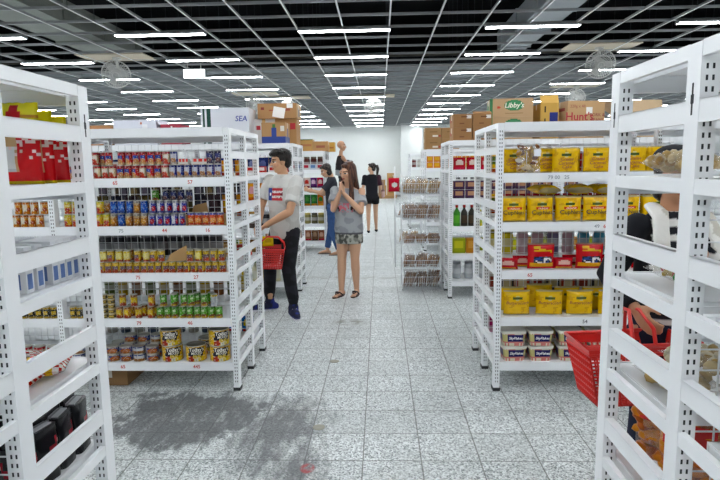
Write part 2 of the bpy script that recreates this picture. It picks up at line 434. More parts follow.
# small floor caps
for x, y, nm in ((X_(334, 350, 4.22), 4.24, 'beige floor cap farther up the aisle'), (X_(318, 412, 3.1), 3.12, 'beige floor cap beside the dark worn patch')):
    mb = MB(); mb.lathe([(.036, 0), (.036, .002), (.032, .004), (.012, .004), (.01, .0035)], 20); o = mb.build('floor_cap', plain('cap_brass', '9A9788', .5, .4), None, True, 40, (x, y, 0)); tag(o, nm, 'floor cap', 'round caps in the floor')

# ------------------------------------------------------------------ racks
DY = .415
SH = [1.785, 1.462, 1.143, .825, .508, .198]          # board tops
SHF = [1.785, 1.488, 1.188, .898, .610, .320]          # the two racks by the camera
def upright_mesh(keyhole):
    mb = MB()
    w, d = .02, .0275
    mb.box((-w, -d, 0.02), (w, d, 1.785))
    for face in (-1, 1):
        for cx in (-.0068, .0068):
            z = .06
            while z < 1.75:
                y = face*(d+.0006)
                mb.box((cx-.0024, min(y, face*d), z), (cx+.0024, max(y, face*d), z+.0115), mi=1); z += .0245
    if keyhole:
        for s in (-1, 1):
            x = s*(w+.0006)
            mb.box((min(x, s*w), -.003, 1.63), (max(x, s*w), .003, 1.70), mi=1); mb.box((min(x, s*w), -.006, 1.655), (max(x, s*w), .006, 1.675), mi=1)
    return mb.mesh('upright', [WHITE, SLOT])
UPM, UPK = upright_mesh(False), upright_mesh(True)
mb = MB(); mb.box((-.024, -.032, 0), (.024, .032, .022)); FOOT = mb.mesh('foot', plain('foot_black', '2A2C2E', .6))
def board_mesh(L, sign):
    """x from 0 (aisle) to L away from it, y 0..DY from the lip inwards; top at z 0"""
    mb = MB()
    def bx(x0, y0, z0, x1, y1, z1):
        a, b_ = sorted((x0*sign, x1*sign)); mb.box((a, y0, z0), (b_, y1, z1))
    bx(.024, 0, -.006, L-.024, DY-.045, 0)
    bx(.022, -.004, -.055, L-.022, 0, .004)               # front lip
    bx(.022, 0, -.055, L-.022, .014, -.05)
    bx(.0215, .03, -.034, .028, DY-.06, -.004); bx(L-.028, .03, -.034, L-.0215, DY-.06, -.004)
    bx(.024, DY-.05, -.03, L-.024, DY-.045, 0)
    return mb.mesh('shelf_board', WHITE)
def guard_mesh(sign):
    mb = MB(); a, b_ = sorted((-.019*sign, -.005*sign)); mb.box((a, .028, 0), (b_, DY-.028, .05)); mb.box((a, .028, .046), (b_+.012*(sign > 0), DY-.028, .05))
    return mb.mesh('side_guard', WHITE)
def side_mesh(sign):
    mb = MB(); a, b_ = sorted((-.019*sign, -.002*sign)); mb.box((a, .028, -.032), (b_, DY-.028, .002)); return mb.mesh('shelf_side', WHITE)
def wire_mesh(L, sign, z0, z1, p=.05):
    mb = MB(); t = .0017
    n = int(L/p); 
    for i in range(n+1):
        x = sign*(.03+(L-.06)*i/n); mb.box((x-t, -t, z0), (x+t, t, z1))
    k = int((z1-z0)/p)
    for i in range(k+1):
        z = z0+(z1-z0)*i/k; a, b_ = sorted((sign*.025, sign*(L-.025))); mb.box((a, -t*1.6, z-t), (b_, t*.2, z+t))
    return mb.mesh('wire_back_panel', WIRE)
CACHE = {}
def C_(key, fn):
    if key not in CACHE: CACHE[key] = fn()
    return CACHE[key]
def rack(x0, y0, sign, nb, heights, label, lens=None, keyhole=False, tags=None, grp='white slotted supermarket racks', gd=.118, halves=(0, 1)):
    """double sided rack whose end stands at the aisle at x0; y0 = middle of the front upright"""
    x = x0
    up = UPK if keyhole else UPM
    for i in range(nb):
        L = 1.2 if not lens else lens[i]
        o = empty('shelving_rack', (x, y0, 0))
        tag(o, (label + ', end bay beside the aisle') if i == 0 else f'{label}, {ORD[i]} bay from the aisle', 'rack', grp)
        ends = [0] + ([L*sign] if i == nb-1 else [])
        for ex in ends:
            for k in range(3):
                u_ = link('upright', up, o, (ex, DY*k, 0)); link('foot', FOOT, u_)
        for h in halves:
            for si, z in enumerate(heights):
                s_ = link('shelf_board', C_(('b', L, sign), lambda: board_mesh(L, sign)), o, (0, -.024 if h == 0 else 2*DY+.024, z))
                if h: s_.rotation_euler = (0, 0, 0); s_.data = C_(('bm', L, sign), lambda: mirror(board_mesh(L, sign)))
                if i == 0: link('shelf_side', C_(('s', sign), lambda: side_mesh(sign)), s_, (0, .024 if h == 0 else -DY-.024, 0))
                if tags and h == 0 and i < 2:
                    for tx, tz, s, c in [t[1:] for t in tags if t[0] == si and t[1]*sign >= (x*sign) and t[1]*sign < (x+L*sign)*sign]:
                        put_text(s, .034, c, s_, (tx-x, -.0052, -.027)).name = 'price_label'
            if i == 0:
                for si, z in enumerate(heights[1:]):
                    link('side_guard', C_(('g', sign), lambda: guard_mesh(sign)), o, (0, DY*h, z+(.125 if si == 0 else .08)))
        link('wire_back_panel', C_(('w', L, sign, heights[-1]), lambda: wire_mesh(L, sign, heights[-1]+.01, 1.70)), o, (0, DY, 0))
        x += L*sign
def mirror(me):
    for v in me.vertices: v.co.y = -v.co.y
    me.flip_normals(); return me
RED, GRY = 'C4473F', '9AA0A6'
t2 = []
for si, lst in ((1, ((115, 183, '65', RED), (190, 183, '57', RED))), (2, ((121, 231, '75', GRY), (164.5, 231, '44', RED), (207.5, 230, '16', RED))),
                (3, ((138, 278, '75', RED), (196, 278, '27', RED))), (4, ((139, 323, '79', RED), (190, 323, '46', RED))), (5, ((123, 367, '65', RED), (197, 372, '445', RED)))):
    for u, v, s, c in lst: t2.append((si, X_(u, v, 3.66), 0, s, c))
t2r = []
for si, lst in ((1, ((554, 176, '79 00', GRY), (567, 176, '25', GRY))), (2, ((597, 227, '49', GRY), (606, 227, '65', RED))), (3, ((530, 276, '65', RED),)), (4, ((585, 321, '54', '6B7075'),))):
    for u, v, s, c in lst: t2r.append((si, X_(u, v, 3.66), 0, s, c))
rack(-.945, .93, -1, 1, SHF, 'white slotted rack in the left foreground', [1.2], True)
rack(.712, .88, 1, 1, SHF, 'white slotted rack in the right foreground', [1.2], True)
rack(-1.0, 3.69, -1, 2, SH, 'white slotted rack of tinned food', tags=t2)
rack(.775, 3.69, 1, 2, SH, 'white slotted rack of yellow snack bags', tags=t2r)
rack(-1.0, 6.34, -1, 3, SH, 'white slotted rack behind the tinned food rack')
rack(.79, 6.34, 1, 3, SH, 'white slotted rack beside the wire bread baskets')
rack(-.98, 9.9, -1, 2, SH, 'white slotted rack the reaching woman shops from')
rack(.79, 9.9, 1, 2, SH, 'white slotted rack of orange boxes behind the bread baskets')
rack(.72, 13.5, 1, 1, SH, 'farthest white slotted rack near the back wall')
# ------------------------------------------------------------------ goods: generators
def H(h): return lin(h)
def can_mesh(r, h, design, seg=32, rows=12, key=None):
    design = speck(design)
    mb = MB(); rim = (.75, .74, .70)
    prof = [(r*.93, 0, rim, 1), (r, .003, rim, 1)]
    for i in range(rows):
        v = (i+.5)/rows
        prof.append((r*.985, .004+(h-.008)*i/rows, (lambda u, v=v: design(u, v)), 0))
    prof += [(r*.985, h-.004, rim, 1), (r, h-.003, rim, 1), (r*.98, h, rim, 1), (r*.93, h, rim, 1), (r*.91, h-.004, rim, 1), (r*.5, h-.004, rim, 1), (r*.48, h-.003, rim, 1)]
    mb.lathe(prof, seg)
    return mb.mesh('food_can', [LABEL, TIN], True, 35)
def speck(f, k=0):
    def g(u, v):
        c = f(u, v); n = noise.noise(Vector((u*38, v*17, k)))
        if n > .3: return lerp(c, (.85, .83, .78), .6)
        if n < -.34: return lerp(c, (.03, .03, .05), .55)
        return c
    return g
def disc(u, v, cu, cv, ru, rv): return ((u-cu)/ru)**2+((v-cv)/rv)**2 < 1
def mk_label(base, top=None, bot=None, patch=None, pcol=None, spot=None, scol=None, back=None, bcol=None, topb=.82, botb=.16, pc=(.5, .5, .2, .3)):
    base, top, bot, pcol, scol, bcol = [None if q is None else H(q) for q in (base, top, bot, pcol, scol, bcol)]
    def f(u, v):
        if top and v > topb: return top
        if bot and v < botb: return bot
        if scol and disc(u, v, spot[0], spot[1], spot[2], spot[3]): return scol
        if pcol and abs(u-pc[0]) < pc[2] and abs(v-pc[1]) < pc[3]: return pcol
        if bcol and (u < .2 or u > .84): return bcol
        return base
    return f
D = dict(
    redmilk=mk_label('D8C3A2', 'B3262B', 'C23A2A', spot=(.5, .32, .13, .22), scol='C7452C', pcol='EFE9DF', pc=(.5, .6, .17, .16), bcol='E9E5DD'),
    redblue=mk_label('C8352F', 'A81F25', 'D9B88E', spot=(.5, .28, .12, .2), scol='D9A072', pcol='2E4FA8', pc=(.47, .58, .16, .14), bcol='E9E5DD'),
    blue=mk_label('27379B', '1E2C7C', 'B5A79B', spot=(.5, .3, .14, .2), scol='B98A6A', pcol='D8DAE6', pc=(.5, .62, .16, .2)),
    darkblue=mk_label('1D2350', '15193C', '3A3144', spot=(.5, .3, .12, .2), scol='6E4B45', pcol='444A7A', pc=(.5, .62, .12, .2)),
    yelred=mk_label('E3B62B', 'D9CF4A', 'C84A22', spot=(.5, .36, .12, .18), scol='B52E1E', pcol='F0E7A5', pc=(.5, .66, .14, .1)),
    bluebrown=mk_label('A9744A', '9C9890', '8A5A36', spot=(.5, .4, .14, .2), scol='D9A45C', pcol='C9B28F', pc=(.5, .72, .12, .08), bcol='2A4DA8'),
    blueworld=mk_label('2A58B4', '244A9A', '1F3F8E', spot=(.5, .5, .1, .18), scol='6D97D8', bcol='D7DCE6'),
    tricol=mk_label('2A3798', '8A8D9B', '353F86', pcol='E4E3EA', pc=(.42, .55, .07, .4), spot=(.62, .35, .1, .24), scol='B8343A', bcol='D8D6DE'),
    orange=mk_label('D9542C', '6C73B8', 'C33A2A', spot=(.5, .42, .17, .2), scol='EBB27A', pcol='E8892F', pc=(.5, .2, .3, .08)),
    yelpurple=mk_label('E8C332', 'D9B42E', 'B65A3C', pcol='6B5468', pc=(.5, .5, .16, .16), spot=(.5, .22, .17, .14), scol='B2543E', bcol='EFD23C'),
    paleyel=mk_label('EBD24C', 'E3C63A', 'A23A25', pcol='F2E8A0', pc=(.5, .55, .2, .3)),
    yelbrown=mk_label('C9902E', '8C5A34', '9C3A22', pcol='E9CB38', pc=(.5, .5, .16, .25), spot=(.5, .2, .15, .12), scol='B8502C'),
    green=mk_label('58A82C', '4B9428', 'C9A334', pcol='DDE8C8', pc=(.55, .66, .09, .09), spot=(.58, .22, .16, .13), scol='7A3A26', bcol='86BE3A'),
    white=mk_label('D9DCDD', 'C9B23E', 'C8CCCE', pcol='B5BABF', pc=(.5, .5, .2, .3)),
    yelblack=mk_label('2C2A22', 'C9A52C', 'B8962C', pcol='D8B432', pc=(.5, .5, .14, .2)),
    tuna=mk_label('2F478F', 'B9B7B0', '9C7650', spot=(.55, .42, .15, .33), scol='B4642C', pcol='D5D6DA', pc=(.3, .6, .08, .25)),
    tunapale=mk_label('8E93A8', '3B4C92', 'A07A58', pcol='DDDEE2', pc=(.45, .6, .22, .2), spot=(.5, .25, .2, .2), scol='A5713F'),
    orangecan=mk_label('E39A35', 'C9742B', 'D88A3A', pcol='EFE6D2', pc=(.4, .55, .13, .33), spot=(.62, .4, .1, .2), scol='B4502C'),
    blackcan=mk_label('23232A', '2A2A30', '1B1B20', pcol='3B3B44', pc=(.5, .5, .15, .3)),
)
CANS = {}
def can_proto(kind, r, h): return C_(('can', kind, r, h), lambda: can_mesh(r, h, D[kind]))
def place_can(kind, r, h, x, y, z, rz, desc, where, group, key=None):
    o = link('food_can', can_proto(kind, r, h), None, (x, y, z), (0, 0, rz))
    return reg(o, desc, where, 'can', group, key)
SHN = {1: 'top shelf', 2: 'second shelf', 3: 'third shelf', 4: 'fourth shelf', 5: 'bottom shelf'}
def can_row(shelf, layer, row, items, y, r, h, rack_='tinned food rack', vref=None, zz=None):
    """items: (photo column, kind, description)"""
    z = (SH[shelf] if zz is None else zz)+.0008+layer*(h+.0006)
    v = {1: 172, 2: 215, 3: 260, 4: 305, 5: 355}[shelf]-layer*12 if vref is None else vref
    last = None
    for u, kind, desc in sorted(items):
        x = X_(u, v, y)
        if last is not None and x-last < 2*r+.0006: x = last+2*r+.0006
        last = x
        if x > -1.026-r or abs(x+2.2) < .026+r: continue
        place_can(kind, r, h, x, y+random.uniform(-.004, .004), z, random.uniform(-.5, .5), desc, f"{['lower', 'upper', 'topmost'][layer]} {row} row, {SHN[shelf]} of {rack_}", f"{desc}s on the {SHN[shelf]} of the {rack_}")
# ---- bags
def bag_mesh(w, h, d, design, seed=0, nx=16, nz=20, wr=.005, mat=None, seal=.06, sideview=None, back=None):
    mb = MB(); vs = []; 
    def t(a, b): return d/2*max(0, (1-abs(a)**3.2))**.75*max(0, 1-max(abs(b)-.0, 0)**5)**.6
    def surf(i, j, s):
        a = -1+2*i/nx; b = -1+2*j/nz
        x = a*w/2*(1-.035*(1-b*b)); z = (b+1)/2*h
        n = noise.noise(Vector((x*26+seed*7, z*22+s*9, seed*3.1)))*wr + noise.noise(Vector((x*60, z*60+seed, s*5.)))*wr*.45
        edge = (1-abs(a)**6)*(1-abs(b)**10)
        y = s*(t(a, b)+n*edge+.0006)
        return (x+n*.3*edge, y, z + (noise.noise(Vector((a*5, seed, 1.)))*.004 if j == nz else 0))
    for s in (-1, 1):
        g = [surf(i, j, s) for j in range(nz+1) for i in range(nx+1)]
        fs = []; cs = []
        for j in range(nz):
            for i in range(nx):
                a = j*(nx+1)+i; f = (a, a+1, a+nx+2, a+nx+1)
                fs.append(f if s < 0 else f[::-1]); cs.append((design if (s < 0 or back is None) else back)((i+.5)/nx, (j+.5)/nz))
        mb.add(g, fs, cs)
    # close sides
    o1, o2 = 0, (nx+1)*(nz+1)
    for j in range(nz):
        for i in (0, nx):
            a, b_ = o1+j*(nx+1)+i, o1+(j+1)*(nx+1)+i; c, e = o2+j*(nx+1)+i, o2+(j+1)*(nx+1)+i
            mb.f.append((a, b_, e, c)); mb.c.append(design(0 if i == 0 else .999, (j+.5)/nz)); mb.m.append(0)
    me = mb.mesh('bag', mat or FILM, True)
    return me
def bag_front(w, h, d):
    def f(x, y, z):
        a = max(-1, min(1, x/(w/2))); b = max(-1, min(1, z/h*2-1))
        return (x, -(d/2*max(0, 1-abs(a)**3.2)**.75*max(0, 1-abs(b)**5)**.6)-.0075+y*.3, z)
    return f
def bag_text(par, s, size, col, w, h, d, zc, dx=0, shear=0, rot=0):
    bf = bag_front(w, h, d)
    key = ('bt', s, size, col, w, h, d, zc, dx, rot)
    def mk():
        me = text_mesh(s, size, col, .0004, shear).copy()
        for v in me.vertices:
            x, z = v.co.x, v.co.z
            x, z = x*math.cos(rot)-z*math.sin(rot), x*math.sin(rot)+z*math.cos(rot)
            v.co = Vector(bf(x+dx, v.co.y, z+zc))
        return me
    return link('lettering', C_(key, mk), par)
def design_yellow(mark, strip=None, sc=None):
    Y, Yd, G = H('F3C417'), H('DDA90F'), H('4D5A2A')
    ed = H('C9B98A')
    def f(u, v):
        if v > .93 or v < .05: return ed
        if disc(u, v, .5, .70, .17, .085): return G if abs(v-.70) < .055 else H('D8D08A')
        if strip and abs(u-.52) < .27 and abs(v-strip) < .045: return H(sc)
        return Y if noise.noise(Vector((u*5, v*5, mark))) > -.25 else Yd
    return f
YC, YN, YB = design_yellow(1), design_yellow(2, .53, 'D8452A'), design_yellow(3)
def yellow_bag(kind, x, y, z, rz, desc, where, seed, sc=1.0, tilt=0, text=True):
    w, h, d = {'caramel': (.172, .165, .06), 'nuts': (.17, .165, .062), 'butter': (.178, .17, .07)}[kind]
    des = {'caramel': YC, 'nuts': YN, 'butter': YB}[kind]
    o = link('snack_bag', C_(('yb', kind, seed % 3), lambda: bag_mesh(w, h, d, des, seed % 3+1, wr=.008)), None, (x, y, z), (tilt, 0, rz))
    if text:
        if kind == 'caramel':
            for s, zc, dx in (('Creme', .088, 0), ('Caramel', .062, -.004), ('Cake', .038, 0)): bag_text(o, s, .03, '9C4A10', w, h, d, zc, dx, .25)
        elif kind == 'nuts':
            bag_text(o, 'Cup', .04, '3A2A14', w, h, d, .062, -.035); bag_text(o, 'Nuts', .034, '3A2A14', w, h, d, .062, .035); bag_text(o, 'CRUNCHY', .014, 'F2E9C9', w, h, d, .088, .004)
        else: bag_text(o, 'Butterscotch', .029, '8A2A14', w, h, d, .088, 0, .15)
    reg(o, desc, where, 'snack bag', desc+'s on the yellow snack rack')
    return o
# ---- boxes
def box_mesh(w, d, h, fronts, n=12, mat=None, base='C49A6C'):
    """fronts: dict side -> design(u, v); origin at the bottom centre"""
    mb = MB(); B = H(base)
    def face(o, ux, uz, nu, nv, key):
        des = fronts.get(key, lambda u, v: B); vs = []; cs = []
        for j in range(nv+1):
            for i in range(nu+1): vs.append(Vector(o)+Vector(ux)*(i/nu)+Vector(uz)*(j/nv))
        fs = []
        for j in range(nv):
            for i in range(nu):
                a = j*(nu+1)+i; fs.append((a, a+1, a+nu+2, a+nu+1)); cs.append(des((i+.5)/nu, (j+.5)/nv))
        mb.add(vs, fs, cs)
    def nn(key): return n if key in fronts else 1
    a, b_ = w/2, d/2
    face((-a, -b_, 0), (w, 0, 0), (0, 0, h), nn('front')*2 if 'front' in fronts else 1, nn('front'), 'front')
    face((a, b_, 0), (-w, 0, 0), (0, 0, h), nn('back'), nn('back'), 'back')
    face((-a, b_, 0), (0, -d, 0), (0, 0, h), nn('left'), nn('left'), 'left')
    face((a, -b_, 0), (0, d, 0), (0, 0, h), nn('right'), nn('right'), 'right')
    face((-a, -b_, h), (w, 0, 0), (0, d, 0), nn('top'), nn('top'), 'top')
    face((-a, b_, 0), (w, 0, 0), (0, -d, 0), 1, 1, 'bottom')
    return mb.mesh('box', mat or CARD)
def carton(name, w, d, h, loc, rz, label, fronts={}, base='BE9468', tape='C9B48E', group=None, cat='box', flaps=None, mat=None, n=12):
    o = link(name, box_mesh(w, d, h, fronts, n, mat, base), None, loc, (0, 0, rz))
    tag(o, label, cat, group)
    if tape:
        mb = MB(); mb.box((-w/2-.0008, -.024, h-.06), (w/2+.0008, .024, h+.0008)); mb.build('packing_tape', C_(('tape', tape), lambda: plain('tape_'+tape, tape, .3)), o)
    B = plain('flap_'+base, base, .8) if ('flap_'+base) not in MATS else MATS['flap_'+base]
    for fl in (flaps or []):
        mb = MB(); side, ang, ln = fl
        c, s = math.cos(ang), math.sin(ang)
        if side in 'fb':
            sg = -1 if side == 'f' else 1; y = sg*d/2
            p = [(-w/2, y, h), (w/2, y, h), (w/2, y+sg*ln*c, h+ln*s), (-w/2, y+sg*ln*c, h+ln*s)]
        else:
            sg = -1 if side == 'l' else 1; x = sg*w/2
            p = [(x, -d/2, h), (x, d/2, h), (x+sg*ln*c, d/2, h+ln*s), (x+sg*ln*c, -d/2, h+ln*s)]
        q = [(a, b_, z+.004) for a, b_, z in p]
        mb.add(p+q, [(0, 3, 2, 1), (4, 5, 6, 7), (0, 1, 5, 4), (1, 2, 6, 5), (2, 3, 7, 6), (3, 0, 4, 7)]); mb.build('flap', B, o)
    return o
# ---- bottles, jars, tubs
def bottle_mesh(r, h, col, label, cap=None):
    mb = MB(); c, l = H(col), H(label)
    mb.lathe([(r*.9, 0, c), (r, .006, c), (r, h*.14, l), (r, h*.52, c), (r, h*.62, c), (r*.75, h*.72, c), (r*.36, h*.82, c), (r*.34, h*.9, c)], 14)
    return mb.mesh('bottle', PLASTIC, True, 50)
def cap_mesh(r, h, col):
    mb = MB(); mb.lathe([(r*.42, h*.88, H(col)), (r*.44, h*.885, H(col)), (r*.44, h*.995, H(col)), (r*.4, h, H(col))], 12); return mb.mesh('cap', PLASTIC, True, 50)
def bottle(x, y, z, r, h, col, label, capc, desc, where, cat='bottle', grp=None):
    o = link('bottle', C_(('bo', r, h, col, label), lambda: bottle_mesh(r, h, col, label)), None, (x, y, z))
    link('cap', C_(('cap', r, h, capc), lambda: cap_mesh(r, h, capc)), o)
    return reg(o, desc, where, cat, grp or desc+'s')
def jar(x, y, z, r, h, col, lid, desc, where, grp=None):
    def mk():
        mb = MB(); mb.lathe([(r*.92, 0, H(col)), (r, .005, H(col)), (r, h*.3, lerp(H(col), (1, 1, 1), .35)), (r, h*.6, H(col)), (r, h*.78, H(col)), (r*.85, h*.84, H(col))], 14); return mb.mesh('jar', PLASTIC, True, 50)
    def ml():
        mb = MB(); mb.lathe([(r*.88, h*.84, H(lid)), (r*.92, h*.85, H(lid)), (r*.92, h*.98, H(lid)), (r*.86, h, H(lid))], 14); return mb.mesh('lid', PLASTIC, True, 50)
    o = link('jar', C_(('jar', r, h, col), mk), None, (x, y, z)); link('lid', C_(('lid', r, h, lid), ml), o)
    return reg(o, desc, where, 'jar', grp or desc+'s')
def packet(w, d, h, c1, c2, c3, x, y, z, rz, desc, where, cat='packet', tilt=0, grp=None, name='packet'):
    """small printed pack"""
    def mk():
        a, b_, c = H(c1), H(c2), H(c3)
        return bag_mesh(w, h, d, lambda u, v: b_ if disc(u, v, .5, .58, .34, .2) else (c if v < .22 and .1 < u < .9 else a), int(w*1000+h*777) % 5, 10, 10, .004)
    o = link(name, C_(('pk', w, d, h, c1, c2, c3), mk), None, (x, y, z), (tilt, 0, rz))
    return reg(o, desc, where, cat, grp or desc+'s')
def small_box(w, d, h, c1, c2, x, y, z, rz, desc, where, grp=None, name='box', c3=None):
    def mk():
        a, b_ = H(c1), H(c2); e = H(c3) if c3 else a
        f = lambda u, v: b_ if abs(u-.5) < .3 and abs(v-.55) < .22 else (e if v < .2 else a)
        return box_mesh(w, d, h, dict(front=f, left=f, right=f, back=f), 6, PAPER, c1)
    o = link(name, C_(('sb', w, d, h, c1, c2, c3), mk), None, (x, y, z), (0, 0, rz))
    return reg(o, desc, where, 'box', grp or desc+'s')
# ------------------------------------------------------------------ tinned food rack (second row, left)
R0, H0 = .0238, .088
TF = 'tinned food rack'
def seq(us, kind, desc): return [(u, kind, desc) for u in us]
Yf, Yb = 3.698, 3.752
# top shelf
can_row(1, 0, 'front', seq((42, 50, 58, 66, 74, 82, 90.5), 'redblue', 'red milk tin') + seq((98, 105.5, 113), 'redmilk', 'cream milk tin') + seq((120.5, 128, 135.5), 'redblue', 'red milk tin') + [(143, 'redmilk', 'cream milk tin')] + seq((150.5, 158), 'redblue', 'red milk tin') + [(165.5, 'redmilk', 'cream milk tin')]
        + seq((173, 180.5, 188, 195.5, 203, 210.5, 218), 'blue', 'navy blue tin'), Yf, R0, H0)
can_row(1, 1, 'front', [(95, 'redmilk', 'cream milk tin'), (109, 'redblue', 'red milk tin')] + seq((121.5, 129, 136.5, 144, 151.5, 159), 'redblue', 'red milk tin') + [(166.5, 'redmilk', 'cream milk tin')] + seq((174, ), 'blue', 'navy blue tin') + seq((210, 217.5), 'darkblue', 'dark blue tin'), Yf, R0, H0)
can_row(1, 0, 'back', seq([93+7.4*i for i in range(17)], 'redblue', 'red milk tin'), Yb, R0, H0)
can_row(1, 1, 'back', seq((97, 104, 126, 133, 141, 148, 156), 'redblue', 'red milk tin'), Yb, R0, H0)
for u, w in ((184, .065), (200.5, .105)):
    x = X_(u, 162, 3.705)
    o = link('display_tray', C_(('tray', w), lambda w=w: box_mesh(w, .05, .035, dict(front=lambda u, v: H('D9392E') if (v > .45 and (int(u*9) % 3)) else H('CFCBC4')), 14, CARD, 'CFCBC4')), None, (x, 3.71, SH[1]+H0+.003))
    tag(o, 'low grey tray printed with red letters on the navy tins, ' + ('short one' if w < .1 else 'long one'), 'tray', 'printed trays on the top shelf of the tinned food rack')
# second shelf
can_row(2, 0, 'front', seq((16, 24, 32, 40, 48, 56), 'orangecan', 'orange tin') + seq((68, 76, 84, 92), 'yelred', 'yellow-red tin') + seq((99, 106.5), 'yelred', 'yellow-red tin') + [(114, 'bluebrown', 'blue-brown tin'), (121.5, 'blueworld', 'bright blue tin'), (129, 'bluebrown', 'blue-brown tin'), (136.5, 'bluebrown', 'blue-brown tin'), (144, 'bluebrown', 'blue-brown tin')]
        + seq((152, 159.5, 167, 174.5, 182), 'tricol', 'tricolour tin'), Yf, R0, .086)
can_row(2, 1, 'front', seq((18, 26, 34, 44, 54), 'orangecan', 'orange tin') + seq((68, 76), 'yelred', 'yellow-red tin') + [(100, 'yelred', 'yellow-red tin')] + seq((113.5, 121, 129.5), 'blueworld', 'bright blue tin') + [(137, 'bluebrown', 'blue-brown tin'), (144, 'blueworld', 'bright blue tin')] + seq((153, 160.5, 168, 175.5, 183), 'tricol', 'tricolour tin'), Yf, R0, .086)
can_row(2, 0, 'back', seq([100+7.4*i for i in range(12)], 'tricol', 'tricolour tin'), Yb, R0, .086)
can_row(2, 1, 'back', seq((108, 116, 124, 132, 140), 'bluebrown', 'blue-brown tin') + seq((150, 158, 166, 174, 182), 'darkblue', 'dark blue tin'), Yb, R0, .086)
can_row(2, 2, 'back', seq((166, 173.5, 181, 189), 'darkblue', 'dark blue tin') + seq((155,), 'green', 'yellow and green tin'), Yb, R0, .08)
def cardboard_tray(x0, x1, y0, y1, z, hgt, label, flapx=None, flap_h=.07, front=False):
    o = empty('cardboard_tray', ((x0+x1)/2, (y0+y1)/2, z)); tag(o, label, 'tray', 'opened cardboard trays on the tinned food rack')
    K = C_('kraft', lambda: plain('kraft_card', 'A98657', .85, bump=(90, .1), var=.05))
    a, b_ = (x1-x0)/2, (y1-y0)/2
    mb = MB(); mb.box((-a, -b_, 0), (a, b_, .0025)); mb.build('base', K, o)
    mb = MB(); mb.box((-a, -b_, .0025), (-a+.003, b_, hgt)); mb.build('side_wall', K, o)
    mb = MB(); mb.box((a-.003, -b_, .0025), (a, b_, hgt)); mb.build('side_wall', K, o)
    mb = MB(); mb.box((-a+.003, b_-.003, .0025), (a-.003, b_, hgt)); mb.build('back_wall', K, o)
    f0, f1 = (-a, a) if flapx is None else (flapx[0]-(x0+x1)/2, flapx[1]-(x0+x1)/2)
    mb = MB(); p = [(f0, b_-.001, hgt), (f1, b_-.001, hgt), (f1-.004, b_-.02, hgt+flap_h), (f0+.02, b_-.02, hgt+flap_h*.72)]
    mb.add(p+[(x, y+.003, zz) for x, y, zz in p], [(0, 1, 2, 3), (7, 6, 5, 4), (0, 4, 5, 1), (1, 5, 6, 2), (2, 6, 7, 3), (3, 7, 4, 0)]); mb.build('flap', K, o)
    return o
xa, xb = X_(187.5, 225, Yf), -1.03
cardboard_tray(xa, xb, 3.668, 3.80, SH[2]+.0005, .075, 'kraft tray of orange tins with its flap up on the second shelf', (xa, xa+.115), .075)
for i in range(5):
    x = xa+.0045+R0+i*(2*R0+.0015)
    if x > xb-.004-R0: break
    place_can('orange', R0, .086, x, 3.698, SH[2]+.0045, random.uniform(-.4, .4), 'orange and lilac tin', 'in the kraft tray on the second shelf', 'orange and lilac tins in the kraft tray')
# third shelf
can_row(3, 0, 'front', seq((20, 28, 36, 44, 52), 'blackcan', 'black tin') + seq((66, 73, 80, 87, 94), 'yelpurple', 'yellow-purple tin') + seq([101+7.15*i for i in range(18)], 'yelpurple', 'yellow-purple tin'), Yf, .0232, .076)
can_row(3, 1, 'front', [(103, 'paleyel', 'pale yellow tin'), (110, 'yelpurple', 'yellow-purple tin'), (118.5, 'paleyel', 'pale yellow tin'), (126.5, 'paleyel', 'pale yellow tin'), (137, 'yelpurple', 'yellow-purple tin'), (146, 'paleyel', 'pale yellow tin'), (153, 'yelpurple', 'yellow-purple tin'), (161, 'yelpurple', 'yellow-purple tin')]
        + [(190, 'yelpurple', 'yellow-purple tin'), (198, 'paleyel', 'pale yellow tin'), (206, 'yelpurple', 'yellow-purple tin'), (213.5, 'yelpurple', 'yellow-purple tin'), (221, 'yelpurple', 'yellow-purple tin')], Yf, .0232, .076)
can_row(3, 0, 'back', seq([103+7.2*i for i in range(17)], 'yelbrown', 'yellow-brown tin'), Yb, .0232, .076)
can_row(3, 1, 'back', seq((120, 130, 142, 150, 158), 'yelbrown', 'yellow-brown tin') + seq((190, 198, 206, 214, 222), 'yelpurple', 'yellow-purple tin'), Yb+.004, .0232, .076)
K = C_('kraft', lambda: plain('kraft_card', 'A98657', .85, bump=(90, .1), var=.05))
mb = MB(); x0, x1 = X_(167, 262, 3.70), X_(186, 262, 3.70)
zz = SH[3]+.078
p = [(x0, 3.69, zz), (x1, 3.72, zz), (x1, 3.725, zz+.105), (x0+.03, 3.70, zz+.05)]
mb.add(p+[(x, y+.004, z) for x, y, z in p], [(0, 1, 2, 3), (7, 6, 5, 4), (0, 4, 5, 1), (1, 5, 6, 2), (2, 6, 7, 3), (3, 7, 4, 0)])
tag(mb.build('cardboard_flap', K), 'torn kraft cardboard piece standing on the lower tins of the third shelf', 'cardboard')
